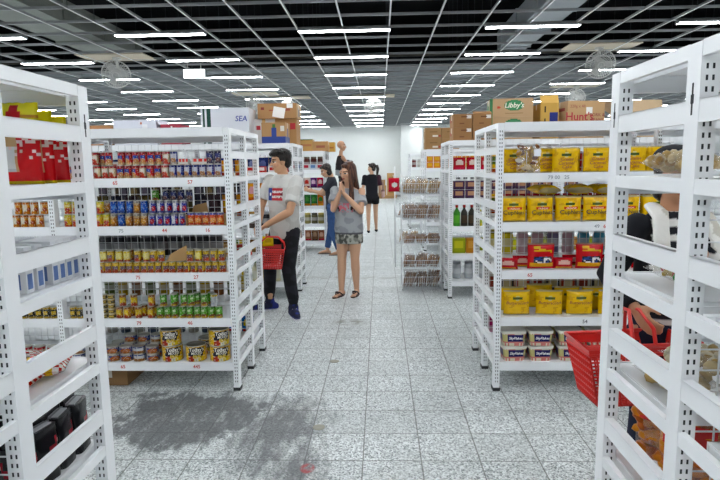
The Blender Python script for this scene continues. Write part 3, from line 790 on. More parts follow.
# fourth shelf
can_row(4, 0, 'front', seq((16, 23.5, 31, 38.5, 46, 53.5, 66, 73, 80, 88), 'yelblack', 'yellow-black tin') + seq((119, 127, 138, 150.5), 'yelbrown', 'yellow-brown tin') + seq([160+7.35*i for i in range(9)], 'green', 'green tin'), Yf, .0232, .083)
can_row(4, 0, 'back', seq((131, 144, 155), 'yelbrown', 'yellow-brown tin') + seq([163+7.35*i for i in range(8)], 'green', 'green tin'), Yb, .0232, .083)
can_row(4, 1, 'front', seq((122, 133.5, 151), 'yelbrown', 'yellow-brown tin') + seq((163, 173.5, 183.5, 190.8, 204, ), 'green', 'green tin') + [(214, 'white', 'white-green tin')], Yf+.004, .0232, .083)
can_row(4, 1, 'back', seq((175, 197, 211), 'green', 'green tin'), Yb, .0232, .083)
for i, u in enumerate((104.5, 112)):
    for k in range(5): place_can('yelblack', .024, .033, X_(u, 310, 3.70), 3.70, SH[4]+.0008+k*.0336, random.uniform(-.5, .5), 'flat yellow tin', f"{'outer' if i == 0 else 'inner'} stack on the fourth shelf of tinned food rack", 'flat yellow tins in two stacks', k)
for o, d_, w_, key, ph in list(REG):
    pass
# bottom shelf
def tuna(u, lay, y, kind, row, r=.043, h=.054):
    o = link('food_can', can_proto(kind, r, h), None, (X_(u, 355, y), y, SH[5]+.0008+lay*(h+.0008)), (0, 0, random.uniform(-.35, .35)))
    reg(o, 'flat blue tin', f"{['lower', 'upper', 'topmost'][lay]} {row} row, bottom shelf of tinned food rack", 'can', 'flat tins on the bottom shelf of the tinned food rack')
for i, u in enumerate((66, 79, 100)): tuna(u, 0, 3.72, ['tuna', 'tunapale'][i % 2], 'front'); tuna(u, 1, 3.72, 'tunapale', 'front')
for i, u in enumerate((14, 27, 40, 53)):
    place_can('redmilk', .036, .105, X_(u, 350, 3.72), 3.72, SH[5]+.001, .2*i-.3, 'stout red and white tin', 'second bay, bottom shelf of '+TF, 'stout red tins in the second bay')
for i, u in enumerate((114, 127, 140, 153.3)): tuna(u, 0, 3.722, ['tuna', 'tuna', 'tunapale', 'tuna'][i], 'front'); tuna(u-.6, 1, 3.722, ['tuna', 'tuna', 'tunapale', 'tuna'][i], 'front')
for i, u in enumerate((119, 132, 145, 158)):
    for lay in (0, 1): tuna(u, lay, 3.815, 'tuna', 'back')
    if i: tuna(u, 2, 3.815, ['tuna', 'tuna', 'tuna', 'tunapale'][i], 'back')
o = tuna(141.5, 0, 3.905, 'tuna', 'rear')
def bigcan_design(u, v):
    Y, K_, Rr = H('F0C21A'), H('18162A'), H('B2402E')
    if v > .95: return H('D9A912')
    a, b_ = u-.5, v
    if disc(u, v, .445, .16, .05, .2): return Rr
    if disc(u, v, .53, .12, .035, .12): return H('E8E3CE')
    if disc(u, v, .6, .17, .05, .13): return H('EFD23A')
    if abs(a-.03-(b_-.55)*.05) < .125 and .34 < v < .9: return K_
    if a > .2 and v > .15: return H('E09A18')
    return Y
BR, BH = .071, .112
BIG = can_mesh(BR, BH, bigcan_design, 48, 14); BIG.name = 'big_can'
def lid_m():
    mb = MB(); mb.lathe([(BR*.9, BH-.0035, H('4A4636')), (BR*.9, BH-.0025, H('4A4636')), (BR*.6, BH-.0025, H('5A5642')), (BR*.58, BH-.002, H('5A5642'))], 32); return mb.mesh('lid', plain('tin_lid_dull', '5B5848', .35, .7), True, 40)
LID = lid_m()
def warp_cyl(x, y, z): 
    a = x/BR; return (math.sin(a)*(BR+.0006-y*.2), -math.cos(a)*(BR+.0006-y*.2), z)
def bigcan(u, lay, y, rz, label):
    o = link('food_can', BIG, None, (X_(u, 355, y), y, SH[5]+.001+lay*(BH+.001)), (0, 0, rz))
    tag(o, label, 'can', 'large yellow fruit tins'); link('lid', LID, o)
    for s, sz, c, zc in (("Today's", .034, 'F2F0E8', .086), ('MIXED', .026, 'D9D6CC', .062), ('FRUIT', .02, 'EFD24A', .043)):
        t = put_text(s, sz, c, o, (0, 0, 0), warp=lambda x, y_, z, zc=zc: warp_cyl(x+.018, y_, z+zc), shear=.1)
    return o
bigcan(173, 0, 3.742, .2, 'large yellow tin beside the flat tins, lower one of the two stacked')
bigcan(172, 1, 3.742, .05, 'large yellow tin beside the flat tins, stacked on another')
bigcan(196.5, 0, 3.742, .1, 'large yellow tin standing alone between two stacks on the bottom shelf')
bigcan(220.5, 0, 3.742, .15, 'large yellow tin nearest the aisle end, lower one of the two stacked')
bigcan(220, 1, 3.742, .4, 'large yellow tin nearest the aisle end, stacked on another')
bigcan(209, 0, 3.905, .2, 'large yellow tin half hidden in the back row of the bottom shelf')
carton('box', .22, .3, .138, (X_(121, 385, 3.87), 3.9, .001), 0, 'brown cardboard box on the floor under the tinned food rack', dict(front=lambda u, v: H('D9D2C4') if abs(u-.42) < .1 and abs(v-.6) < .2 else H('8C6A45')), '8C6A45')
# goods on the rear half, seen through the wire panel and at the rack's end
def rear_row(xs, y, z, maker): 
    for x in xs: maker(x, y, z)
xr = [-1.09-.112*i for i in range(11)]
RB = 4.40
for i, x in enumerate(xr):
    if i > 1: small_box(.1, .07, .12, 'D8D5D0', 'C04A3A', x, RB, SH[1]+.001, 0, 'white and red box', 'rear side, top shelf of tinned food rack', 'boxes on the rear of the tinned food rack')
    else: packet(.1, .05, .12, 'E7963A', 'EFC36A', 'C8442E', x, RB, SH[1]+.001, 0, 'orange packet', 'rear side, top shelf of tinned food rack')
for i, x in enumerate(xr):
    c = ('D98A2A', 'E9C04A', 'B8482A') if i < 2 else [('26283A', '4A4C60', '1C1C2A'), ('5A4A24', '8A7A3C', '3A2A18'), ('33222A', '5A4448', '24181C')][i % 3]  # later packets coloured darker to carry the shade inside the rack
    packet(.1, .06, .17, *c, x, RB, SH[2]+.001, 0, ['orange', 'dark', 'amber', 'maroon'][0 if i < 2 else 1+i % 3]+' packet', 'rear side, second shelf of tinned food rack')
for i, x in enumerate(xr):
    if i < 2: small_box(.1, .09, .09, ['B23A2E', 'CFA06A'][i], 'EADFC8', x, RB, SH[3]+.001, 0, ['red box', 'tan box'][i], 'rear side, third shelf of tinned food rack')
    else: jar(x, RB, SH[3]+.001, .054, .19, '222026', '8A8A90', 'black jar', 'rear side, third shelf of tinned food rack')
for i, x in enumerate(xr):
    jar(x, RB, SH[4]+.001, .04, .15, ['B89A3A', '5E6A34', '8A5A34'][i % 3], ['C9B25A', '39412A', '7A2A20'][i % 3], ['amber', 'olive', 'brown'][i % 3]+' jar', 'rear side, fourth shelf of tinned food rack')
for i, x in enumerate(xr):
    if i in (0, 1): packet(.1, .05, .13, '3F6FB8', 'E8D24A', 'C23A2E', x, RB, SH[5]+.001, 0, 'blue and yellow packet', 'rear side, bottom shelf of tinned food rack')
    else: jar(x, RB, SH[5]+.001, .042, .16, ['B5B0A4', '4F5A6E'][i % 2], ['2A2C34', 'D8D8D8'][i % 2], ['pale', 'slate'][i % 2]+' jar', 'rear side, bottom shelf of tinned food rack')

# ------------------------------------------------------------------ yellow snack rack (second row, right)
ys = SH
W1 = 'top shelf of snack rack'
for i, u in enumerate((509, 546, 565, 596, 632, 660)):
    y = 3.745 if i > 1 else 3.808
    yellow_bag('caramel', max(X_(u, 165, y), .89), y, ys[1]+.001, random.uniform(-.06, .06), 'yellow cake bag', 'front row, '+W1, i)
for i, x in enumerate((.89, 1.08, 1.27, 1.46, 1.65, 1.84)): yellow_bag('caramel', x, 3.88, ys[1]+.001, .05, 'yellow cake bag', 'back row, '+W1, i, text=False)
W2 = 'second shelf of snack rack'
for i, u in enumerate((513, 540.5, 568.5, 596, 626, 655)):
    yellow_bag('nuts', X_(u, 210, 3.74), 3.742, ys[2]+.001, random.uniform(-.08, .1), 'yellow nut bag', 'front row, '+W2, i)
for i, x in enumerate((.89, 1.08, 1.27, 1.46, 1.65, 1.84)): yellow_bag('nuts', x, 3.85, ys[2]+.001, random.uniform(-.1, .1), 'yellow nut bag', 'back row, '+W2, i, text=False)
for i, (u, yy, rz) in enumerate(((548, 3.83, .3), (577, 3.84, -.15), (606, 3.83, .2))):
    o = yellow_bag('nuts', X_(u, 192, yy), yy-.06, ys[2]+.166+.036, rz, 'flat lying yellow nut bag', 'atop others, '+W2, i, text=False); o.rotation_euler = (Rd(-86), 0, rz)
W3 = 'third shelf of snack rack'
def candy(u, v):
    if v > .94: return H('B89A8A')
    if disc(u, v, .3, .86, .14, .06): return H('D9B23A')
    if abs(v-.68-.06*math.sin(u*PI)) < .04 and .2 < u < .85: return H('D9B54A')
    if abs(v-.17) < .07 and .08 < u < .92: return H('E2A63A')
    if .24 < v < .5 and .18 < u < .85:
        n = noise.noise(Vector((u*9, v*9, 4.)))
        return H('EDEBEA') if n > .08 else (H('1C1A22') if n > -.22 else H('3A4F8A'))
    return H('C9181E')
def candy_bag(x, y, z, rz, tilt, desc, where, k):
    o = link('candy_bag', C_(('cb', k % 2), lambda: bag_mesh(.18, .172, .075, candy, k % 2+11)), None, (x, y, z), (tilt, 0, rz)); return reg(o, desc, where, 'candy bag', 'red candy bags on the yellow snack rack')
for i, u in enumerate((540.5, 589, 617, 645)): candy_bag(X_(u, 260, 3.75), 3.75, ys[3]+.001, [.02, -.05, .1, 0][i], 0, 'standing red candy bag', 'front row, '+W3, i)
for i, (u, y) in enumerate(((508, 3.74), (522, 3.83), (563, 3.75), (571, 3.86), (604, 3.86))):
    packet(.13, .06, .075, 'B5222A', 'E3B6A8', 'D9A24A', X_(u, 262, y), y, ys[3]+.001, .1*(i-2), 'small red candy packet', 'low front row, '+W3)
W4 = 'fourth shelf of snack rack'
for i, u in enumerate((516.5, 549, 579.5, 611, 640)): yellow_bag('butter', X_(u, 305, 3.745), 3.748, ys[4]+.001, random.uniform(-.1, .1), 'yellow butterscotch bag', 'front row, '+W4, i)
for i, x in enumerate((.91, 1.10, 1.29, 1.48, 1.67)): yellow_bag('butter', x, 3.86, ys[4]+.001+(.02 if i == 1 else 0), random.uniform(-.1, .1), 'yellow butterscotch bag', 'back row, '+W4, i, text=False)
W5 = 'bottom shelf of snack rack'
def tub_mesh():
    mb = MB(); h = .098
    cream, navy, pinkl, tan = H('E6DFC9'), H('231F5E'), H('D98C86'), H('CFC68A')
    rows = 10; seg = 48
    for i in range(rows):
        pass
    prof = []
    vs = []; n = seg
    for i in range(rows+1):
        t = i/rows; w = .069+.012*t; d = .060+.010*t; z = h*t
        for k in range(n):
            a = 2*PI*k/n-PI/2; ca, sa = math.cos(a), math.sin(a); e = .38
            vs.append((w*math.copysign(abs(ca)**e, ca), d*math.copysign(abs(sa)**e, sa), z))
    fs = []; cs = []
    for i in range(rows):
        for k in range(n):
            f = (i*n+k, i*n+(k+1) % n, (i+1)*n+(k+1) % n, (i+1)*n+k); fs.append(f)
            p = [vs[q] for q in f]; cx = sum(q[0] for q in p)/4; cy = sum(q[1] for q in p)/4; v = (i+.5)/rows
            u = (cx/.14+.5) if abs(cy) > .045 else (cy/.12+.5)
            if v > .78 or v < .2: c = pinkl if int(u*16) % 2 else cream
            elif .2 < v < .3: c = pinkl
            elif .2 < u < .92 and v > .3: c = navy
            else: c = tan
            cs.append(c)
    fs.append(tuple(range(n))[::-1]); cs.append(cream); fs.append(tuple(rows*n+k for k in range(n))); cs.append(cream)
    mb.add(vs, fs, cs); return mb.mesh('tub', PLASTIC, True, 40)
def tublid_mesh():
    mb = MB(); h = .098
    mb.rings([((0, 0, h-.012), .0835, .0725), ((0, 0, h-.01), .0855, .0745), ((0, 0, h+.004), .0855, .0745), ((0, 0, h+.006), .083, .072), ((0, 0, h+.003), .078, .067)], 48, H('ECE9E0'), 0, 5.2)
    return mb.mesh('lid', PLASTIC, True, 40)
TUB, TLID = tub_mesh(), tublid_mesh()
for lay in (0, 1):
    for i, u in enumerate((509, 538.5, 568, 598.5, 628)):
        y = 3.755; x = max(X_(u, 345, y), .775+.035+.086)+(.0 if lay else .003)
        o = link('cracker_tub', TUB, None, (x, y, ys[5]+.001+lay*.1055), (0, 0, random.uniform(-.08, .08))); link('lid', TLID, o)
        put_text('SkyFlakes', .024, 'F4F4F6', o, (.008, -.0672, .054), (Rd(-6), 0, 0), .25)
        reg(o, 'navy labelled cracker tub', f"{['lower', 'upper'][lay]} layer, {W5}", 'tub', 'cracker tubs on the bottom shelf')
        if i < 4:
            o2 = clone(o, None, (x, 3.915, ys[5]+.001+lay*.1055)); reg(o2, 'navy labelled cracker tub', f"back row, {['lower', 'upper'][lay]} layer, {W5}", 'tub', 'cracker tubs on the bottom shelf')
# rear half of the snack rack
xs = [.875+.118*i for i in range(11)]
for i, x in enumerate(xs):
    if i < 2: packet(.1, .05, .15, 'EDB916', '5A6A2A', 'C9501A', x, RB, ys[1]+.001, 0, 'yellow packet', 'rear side, '+W1)
    else: packet(.11, .05, .15, 'A8302E', 'E8C9A0', 'D9A24A', x, RB, ys[1]+.001, 0, 'red snack packet', 'rear side, '+W1)
for i, x in enumerate(xs): packet(.11, .05, .15, *[('EDB916', '5A6A2A', 'C9501A'), ('8A1F2A', 'E0C8A0', 'C9A24A'), ('A8323A', 'E8D3A8', 'E8E3DE')][0 if i < 1 else 1+i % 2], x, RB, ys[2]+.001, 0, 'yellow packet' if i < 1 else ['maroon', 'red'][i % 2]+' snack packet', 'rear side, '+W2)
for i, x in enumerate(xs):
    c = [('D9C23A', '9A8A2A'), ('C9A0A8', 'D9C9CC'), ('7A6A8A', 'B59AA8'), ('5FA8C4', 'C9DCE4')][[0, 0, 1, 1, 2, 1, 3, 3, 3, 1, 1][i]]
    jar(x, RB, ys[3]+.001, .045, .19, c[0], c[1], ['yellow', 'yellow', 'pink', 'pink', 'violet', 'pink', 'light blue', 'light blue', 'light blue', 'pink', 'pink'][i]+' jar', 'rear side, '+W3)
for i, x in enumerate(xs): small_box(.1, .08, .17, ['C9C0B4', '4A4038', 'C2503A'][i % 3], ['8A3A2E', 'C9B58A', 'F0D8B0'][i % 3], x, RB, ys[4]+.001, 0, ['pale', 'dark brown', 'red'][i % 3]+' box', 'rear side, '+W4)
for i, x in enumerate(xs): small_box(.1, .08, .16, ['D9A0B4', '4A5A9A', 'E0D8CC'][i % 3], ['B03A6A', 'E8E8F0', 'B0402E'][i % 3], x, RB, ys[5]+.001, 0, ['pink', 'blue', 'cream'][i % 3]+' box', 'rear side, '+W5)
# clear bag of wrapped cakes between the yellow bags
def clear_bag(name, w, h, d, seed): return C_(('clr', w, h, d, seed), lambda: bag_mesh(w, h, d, lambda u, v: (.9, .9, .9), seed, 14, 16, .008, CLEAR))
def lumps(n, area, size, cols, seed, squash=(1, 1, 1), rnd=True):
    rs = random.Random(seed); mb = MB()
    for i in range(n):
        c = H(rs.choice(cols)); s = size*rs.uniform(.75, 1.2)
        p = [rs.uniform(-1, 1) for _ in range(3)]
        lim = math.sqrt(max(0., 1-p[0]**4))*math.sqrt(max(0., 1-p[2]**4))
        pos = (p[0]*area[0], p[1]*area[1]*lim, p[2]*area[2])
        M = Matrix.Translation(pos) @ Matrix.Rotation(rs.uniform(0, 6), 4, 'Z') @ Matrix.Rotation(rs.uniform(0, 3), 4, 'X')
        mb.ball((0, 0, 0), (s*squash[0], s*squash[1], s*squash[2]), 8, 5, c, 0, M)
    return mb
def filled_bag(x, y, z, rot, w, h, d, seed, contents, desc_label, cat='clear bag', name='clear_bag', lying=False, flat=.62):
    """clear bag with its contents; contents=(n, size, cols, squash)"""
    n, size, cols, sq = contents
    if lying:
        c_, s_ = math.cos(rot[2]), math.sin(rot[2]); x, y = x+s_*h/2, y-c_*h/2
    o = link(name, clear_bag(name, w, h, d, seed), None, (x, y, z+(d/2+.012 if lying else .0)), rot)
    me = C_(('lump', w, h, d, seed, tuple(cols)), lambda: lumps(n, (w/2*.84, d/2*flat, h/2*.8), size, cols, seed, sq).mesh('contents', PLASTIC, True))
    c = link('contents', me, o, (0, 0, h/2)); c['kind'] = 'stuff'
    if desc_label: tag(o, desc_label, cat)
    return o
filled_bag(X_(529, 165, 3.70), 3.715, ys[1]+.002, (0, 0, .1), .16, .19, .05, 3, (26, .02, ['B58A4A', 'D9C49A', '8A5A34', 'E5DCC8'], (1.2, .6, 1)), 'clear bag of wrapped cakes among the yellow bags on the top snack shelf')
put_text('350', .0, 'FFFFFF', None, (0, 0, 0)) if 0 else None
mb = MB(); mb.box((-.022, -.001, -.022), (.022, 0, .022)); tagm = mb.build('price_sticker', WHITE, None, loc=None)
tagm.parent = [o for o in bpy.data.objects if o.get('label', '').startswith('clear bag of wrapped')][0]; tagm.location = (.045, -.034, .13)
# ------------------------------------------------------------------ left foreground rack
FL, FR = 'left foreground rack', 'right foreground rack'
def pouch_d(u, v, pan=(.5, .74)):
    Rr, Y, W, B = H('D3191F'), H('E6DA1E'), H('E4E4E2'), H('C9A77E')
    if v < .035: return H('C9B82A')
    if u > .55 and .3 < v < .7 and noise.noise(Vector((u*22, v*30, 6.))) > .3: return H('F0D8D4')  # pale flecks: painted glints of the wrinkled glossy foil
    if v > .72:
        if disc(u, v, .66, .86, .1, .1): return H('C2181E')
        if abs(v-.82) < .02 and u > .72: return H('B8801E')
        return Y
    if v > .66 and noise.noise(Vector((u*9, 2., 1.))) > -.1: return Y
    if pan[0] < u < pan[1] and v > .16: return (W if int(v*40) % 3 else H('C9CACC')) if v < .47 and u < pan[1]-.05 else B
    if u > .6 and v > .5 and noise.noise(Vector((u*14, v*14, 3.))) > .12: return H('EBD5D0')  # more painted foil glints near the upper right
    return Rr
for i, (y, rx, h) in enumerate(((1.60, -.976, .232), (1.672, -.976, .215), (1.742, -.976, .205))):
    o = link('milk_pouch', C_(('po', i), lambda i=i: bag_mesh(.17, h, .058, lambda u, v: pouch_d(u, v, [(.46, .7), (.62, .86), (.9, .91)][i]), i+21, 22, 26, .009)), None, (rx-.085, y, SHF[1]+.001), (0, 0, [.05, -.03, .04][i]))
    tag(o, ['red and yellow foil pouch beside the front post of the left foreground rack', 'middle of the three red and yellow foil pouches in the left foreground rack', 'red and yellow foil pouch beside the rear post of the left foreground rack'][i], 'pouch', 'red and yellow pouches')
def milkbox(u, v):
    if .2 < u < .8 and .62 < v < .86 and noise.noise(Vector((u*6, v*9, 8.))) > -.12: return H('B2453E')
    if .15 < u < .85 and .12 < v < .4 and int(v*26) % 2: return H('6E86B8')
    return H('E9EBEE')
MBX = box_mesh(.1, .034, .13, dict(right=milkbox, front=milkbox), 12, PAPER, 'E9EBEE')
for i, y in enumerate((1.50, 1.55, 1.625, 1.662, 1.7, 1.738)):
    o = link('milk_box', MBX, None, (-1.028, y, SHF[2]+.001), (0, 0, .0)); reg(o, 'slim white printed box', 'second shelf of left foreground rack', 'box', 'white boxes in the left foreground rack', y, 'from the front')
for i, x in enumerate((-1.14, -1.26, -1.38)):
    small_box(.09, .12, .13, 'C9CCD4', '7A9AC8', x, 1.66, SHF[2]+.001, 0, 'grey and blue box', 'behind slim boxes, left foreground rack')
def chips(u, v):
    if v > .74 or u > .78 or u < .16: return H('EDE6DC') if int(u*9+v*14) % 2 else H('C2261E')
    if disc(u, v, .5, .5, .3, .16): return H('7A2A22') if noise.noise(Vector((u*9, v*9, 2.))) > 0 else H('D9CFC4')
    if v < .3: return H('E9B92A')
    return H('B3241E') if noise.noise(Vector((u*4, v*4, 5.))) > -.1 else H('E5A52A')
for i, (x, y, rz, z) in enumerate(((-1.055, 1.655, .35, 0), (-1.06, 1.47, .1, .0), (-1.06, 1.53, .6, .045))):
    o = link('chips_bag', C_(('chips', i), lambda: bag_mesh(.14, .18, .04, chips, 31+i)), None, (x+.09*math.sin(rz), y-.09*math.cos(rz), SHF[3]+.028+z), (Rd(-90), 0, rz))
    tag(o, ['red and white striped snack bag lying flat beside the rear post', 'yellow and red snack bag lying under another one', 'yellow and red snack bag lying on top of another one'][i], 'snack bag', 'snack bags lying in the left foreground rack')
def blackbag(u, v):
    if v > .86: return H('C9C9CC') if .2 < u < .8 and int(u*22) % 2 else H('1A1A1E')
    if abs(v-.42-(u-.5)*.5) < .075 and .12 < u < .9: return H('B24A52') if noise.noise(Vector((u*12, v*12, 1.))) > -.2 else H('D9A8A4')
    if disc(u, v, .5, .22, .14, .06): return H('8A7A4A')
    return H('17171B')
def bb_mesh(seed):
    mb = MB(); w, d, h = .046, .038, .165; n = 24; rows = 14; vs = []
    for j in range(rows+1):
        t = j/rows; sx = 1-.04*t; sy = 1-.1*t
        for k in range(n):
            a = 2*PI*k/n-PI/2; ca, sa = math.cos(a), math.sin(a); e = .42
            nn = noise.noise(Vector((ca*1.6+seed*3, sa*1.6, t*5)))*.0035
            vs.append(((w+nn)*sx*math.copysign(abs(ca)**e, ca), (d+nn)*sy*math.copysign(abs(sa)**e, sa), h*t))
    fs = []; cs = []
    for j in range(rows):
        for k in range(n):
            f = (j*n+k, j*n+(k+1) % n, (j+1)*n+(k+1) % n, (j+1)*n+k); fs.append(f); p = [vs[q] for q in f]
            cx = sum(q[0] for q in p)/4; cy = sum(q[1] for q in p)/4
            u = cx/(2*w)+.5 if abs(cy) > d*.85 else cy/(2*d)+.5
            cs.append(blackbag(u, (j+.5)/rows*.84))
    # folded top with a pale label
    fs.append(tuple(range(n))[::-1]); cs.append(H('17171B')); fs.append(tuple(rows*n+k for k in range(n))); cs.append(H('1E1E22'))
    mb.add(vs, fs, cs)
    mb.box((-w*.7, -d*.55, h), (w*.7, d*.25, h+.0035), H('C4C4C8')); mb.box((-w*.92, -d*.12+d*.3, h), (w*.92, d*.5, h+.016), H('1A1A1E')); mb.box((-w*.9, -.004, h), (w*.9, .004, h+.004), H('8A8A8E'))
    return mb.mesh('coffee_bag', FILM, True, 40)
ZB = SHF[4]+.001
k = 0
for x in (-1.02, -1.115, -1.21):
    for y in (1.44, 1.533, 1.626, 1.719):
        o = link('coffee_bag', C_(('bb', k % 3), lambda: bb_mesh(41+k % 3)), None, (x, y, ZB), (0, 0, Rd(90)+random.uniform(-.2, .2)))
        reg(o, 'black coffee bag', f"{['aisle', 'middle', 'inner'][[-1.02, -1.115, -1.21].index(x)]} row, lower shelf of {FL}", 'coffee bag', 'black coffee bags', y, 'from the front'); k += 1
for i, (x, y) in enumerate(((-1.11, 1.50), (-1.12, 1.585), (-1.26, 1.58))):
    o = link('coffee_bag', C_(('bb', i % 3), lambda: bb_mesh(41+i)), None, (x-.01, y-.03, ZB+.183+.045), (Rd(-84), 0, Rd(150+20*i)))
    reg(o, 'black coffee bag lying atop others', f'lower shelf of {FL}', 'coffee bag', 'black coffee bags', y, 'from the front')
for i, y in enumerate((1.06, 1.18)):
    o = link('coffee_bag', C_(('bb', i % 3), lambda: bb_mesh(41+i)), None, (-1.05, y, ZB), (0, 0, Rd(90))); reg(o, 'black coffee bag behind wire', f'lower shelf of {FL}', 'coffee bag', 'black coffee bags', y, 'from the front')
# ------------------------------------------------------------------ right foreground rack
POT = (70, .0155, ['C9A86A', 'D9BC84', 'B8925A', 'E2CC9E'], (1.2, .9, .9))
CND = (60, .0135, ['3E8A4A', 'C9B06A', '7A4A3A', 'E8E4D8', 'B8443A', '5A3A30'], (1.3, .8, .8))
FLT = (40, .0165, ['D9C49A', 'C9AE7A', 'EADFC4', 'B89A62'], (1.4, 1.4, .5))
PUF = (90, .02, ['D97A2A', 'E58E3A', 'C9651E', 'EBA050'], (1.5, .7, .9))
L90 = Rd(-90)
filled_bag(.84, 1.585, SHF[1], (L90, 0, Rd(20)), .14, .18, .055, 51, POT, 'clear bag of round cookies lying beside the rear post on the top foreground shelf', lying=True)
filled_bag(.83, 1.15, SHF[1], (L90, 0, Rd(10)), .15, .18, .06, 52, POT, 'clear bag of round cookies nearest the camera on the top foreground shelf', lying=True)
filled_bag(.83, 1.14, SHF[1]+.072, (L90, 0, Rd(-10)), .14, .17, .05, 53, POT, 'clear bag of cookies lying on another one on the top foreground shelf', lying=True)
filled_bag(.85, 1.56, SHF[2], (L90, 0, Rd(8)), .15, .18, .05, 54, CND, 'clear bag of green and brown sweets on the second shelf by the rear post', lying=True)
filled_bag(1.06, 1.58, SHF[2], (L90, 0, Rd(-30)), .15, .18, .05, 55, CND, 'clear bag of green and brown sweets deeper in the second foreground shelf', lying=True)
filled_bag(.85, 1.13, SHF[2], (L90, 0, Rd(20)), .15, .18, .05, 56, CND, 'clear bag of green sweets nearest the camera on the second foreground shelf', lying=True)
filled_bag(.835, 1.56, SHF[3], (L90, 0, Rd(5)), .16, .18, .03, 57, FLT, 'flat clear bag of pale crackers on the middle shelf by the rear post', lying=True)
filled_bag(.93, 1.57, SHF[3]+.045, (L90, 0, Rd(15)), .17, .2, .03, 58, FLT, 'flat clear bag of pale crackers lying on another on the middle shelf', lying=True)
for i in range(3): filled_bag(.86+.01*i, 1.12+.01*i, SHF[3]+.056*i, (L90, 0, Rd(10-15*i)), .17, .2, .032, 59+i, FLT, 'flat clear bag of crackers behind the wire, '+['bottom of its pile', 'middle of its pile', 'top of its pile'][i], lying=True)
def puff(x, y, rz, w, h, d, seed, label, red=True):
    o = filled_bag(x, y, SHF[4]+.002, (0, 0, rz), w, h, d, seed, PUF, label, 'puffs bag', 'puffs_bag', flat=.7)
    if red:
        mb = MB(); W2 = w/2*.8
        g = [(-W2+2*W2*i/10, -(d/2*max(0, 1-abs((-W2+2*W2*i/10)/(w/2))**3.2)**.75*max(0, 1-abs(z/h*2-1)**5)**.6)-.007, z) for z in (h*.6, h*.7, h*.8, h*.88) for i in range(11)]
        mb.add(g, [(r_*11+i, r_*11+i+1, (r_+1)*11+i+1, (r_+1)*11+i) for r_ in range(3) for i in range(10)]); mb.build('header_label', ink('C81E1E'), o, True)
    return o
puff(.85, 1.63, Rd(-35), .16, .25, .075, 71, 'tall clear bag of orange puffs with red label beside the rear post')
puff(.85, 1.49, Rd(-35), .16, .24, .075, 72, 'clear bag of orange puffs with red label behind the middle post')
puff(1.03, 1.6, Rd(-20), .17, .25, .08, 73, 'clear bag of orange puffs deeper in the lower foreground shelf')
puff(.86, 1.17, Rd(-15), .17, .25, .09, 74, 'clear bag of orange puffs behind the wire panel nearest the camera', False)
puff(1.04, 1.17, Rd(10), .17, .25, .09, 75, 'clear bag of orange puffs behind the wire panel at the photo edge', False)
filled_bag(.83, 1.6, SHF[5]+.001, (0, 0, Rd(-30)), .17, .22, .08, 76, PUF, 'clear bag of orange puffs on the lowest foreground shelf', 'puffs bag', 'puffs_bag')
# ------------------------------------------------------------------ middle and far racks: stock
def fill(xs, y, z, mk):
    for i, x in enumerate(xs): mk(i, x, y, z+.001)
def lin_x(x0, sign, n, p): return [x0+sign*(p*(i+.5)) for i in range(n) if abs(abs(x0+sign*p*(i+.5)-x0+.0)-1.17) > .09]
LB, RBK = 'rack behind the tinned food', 'rack beside wire baskets'
xl = lin_x(-1.03, -1, 18, .125); y3 = 6.42
fill(xl, y3+.05, SH[1], lambda i, x, y, z: packet(.12, .07, .17, *[('2A3468', '5A6498', '1C2448'), ('26305A', '8088B0', '1E2648')][i % 2], x, y, z, 0, 'dark blue bag', f'back row, top shelf of {LB}'))
fill(xl, y3-.045, SH[1], lambda i, x, y, z: small_box(.1, .05, .07, *[('C23A34', 'EADFDC'), ('E4DEDC', 'B83A3A')][i % 2], x, y, z, 0, ['red packet', 'white packet'][i % 2], f'front row, top shelf of {LB}'))
fill(xl, y3, SH[2], lambda i, x, y, z: packet(.118, .07, .2, *([('D98A24', 'E9C9B8', 'C26A1A'), ('E09A34', 'D9A0A0', 'B85A1E')][i % 2] if i < 4 else [('2C2A34', '4A4450', '201E28'), ('3E3226', '6A5A3A', '2A221A')][i % 2]), x, y, z, 0, 'orange snack bag' if i < 4 else 'dark snack bag', f'second shelf of {LB}'))
fill(xl, y3, SH[3], lambda i, x, y, z: jar(x, y, z, .058, .19, ['3A2A24', '5A3A2A', '2A2A30'][i % 3], ['B8862A', '8A2A22', 'C9C9CC'][i % 3], ['brown', 'rust', 'black'][i % 3]+' jar', f'third shelf of {LB}'))
fill(xl, y3, SH[4], lambda i, x, y, z: packet(.122, .07, .18, *[('7A5A34', 'C9A85A', '4A3424'), ('C9B23A', 'E9E0A0', 'A8502A'), ('5A7A3A', 'C9D08A', '3A4A24')][i % 3], x, y, z, 0, ['brown', 'yellow', 'green'][i % 3]+' packet', f'fourth shelf of {LB}'))
fill(xl, y3, SH[5], lambda i, x, y, z: bottle(x, y, z, .042, .25, 'D8D2B4', ['E3C23A', 'D9D8C8'][i % 2], '2E7A4A', ['yellow', 'pale'][i % 2]+' green-capped bottle', f'bottom shelf of {LB}'))
xr3 = lin_x(.825, 1, 18, .125)
RBS = RBK
fill(lin_x(.82, 1, 14, .15), y3, SH[1], lambda i, x, y, z: packet(.14, .06, .14, 'B5202C', 'E5C9C0', 'C9485A', x, y, z, 0, 'red packet', f'top shelf of {RBS}'))
for lay in (0, 1): fill(lin_x(.82, 1, 10, .14), y3, SH[2]+lay*.1, lambda i, x, y, z: small_box(.125, .08, .095, '4A2A4E', 'C99A7A', x, y, z, 0, 'purple and brown box', f"{['lower', 'upper'][lay]} layer, second shelf of {RBS}", c3='3A2040'))
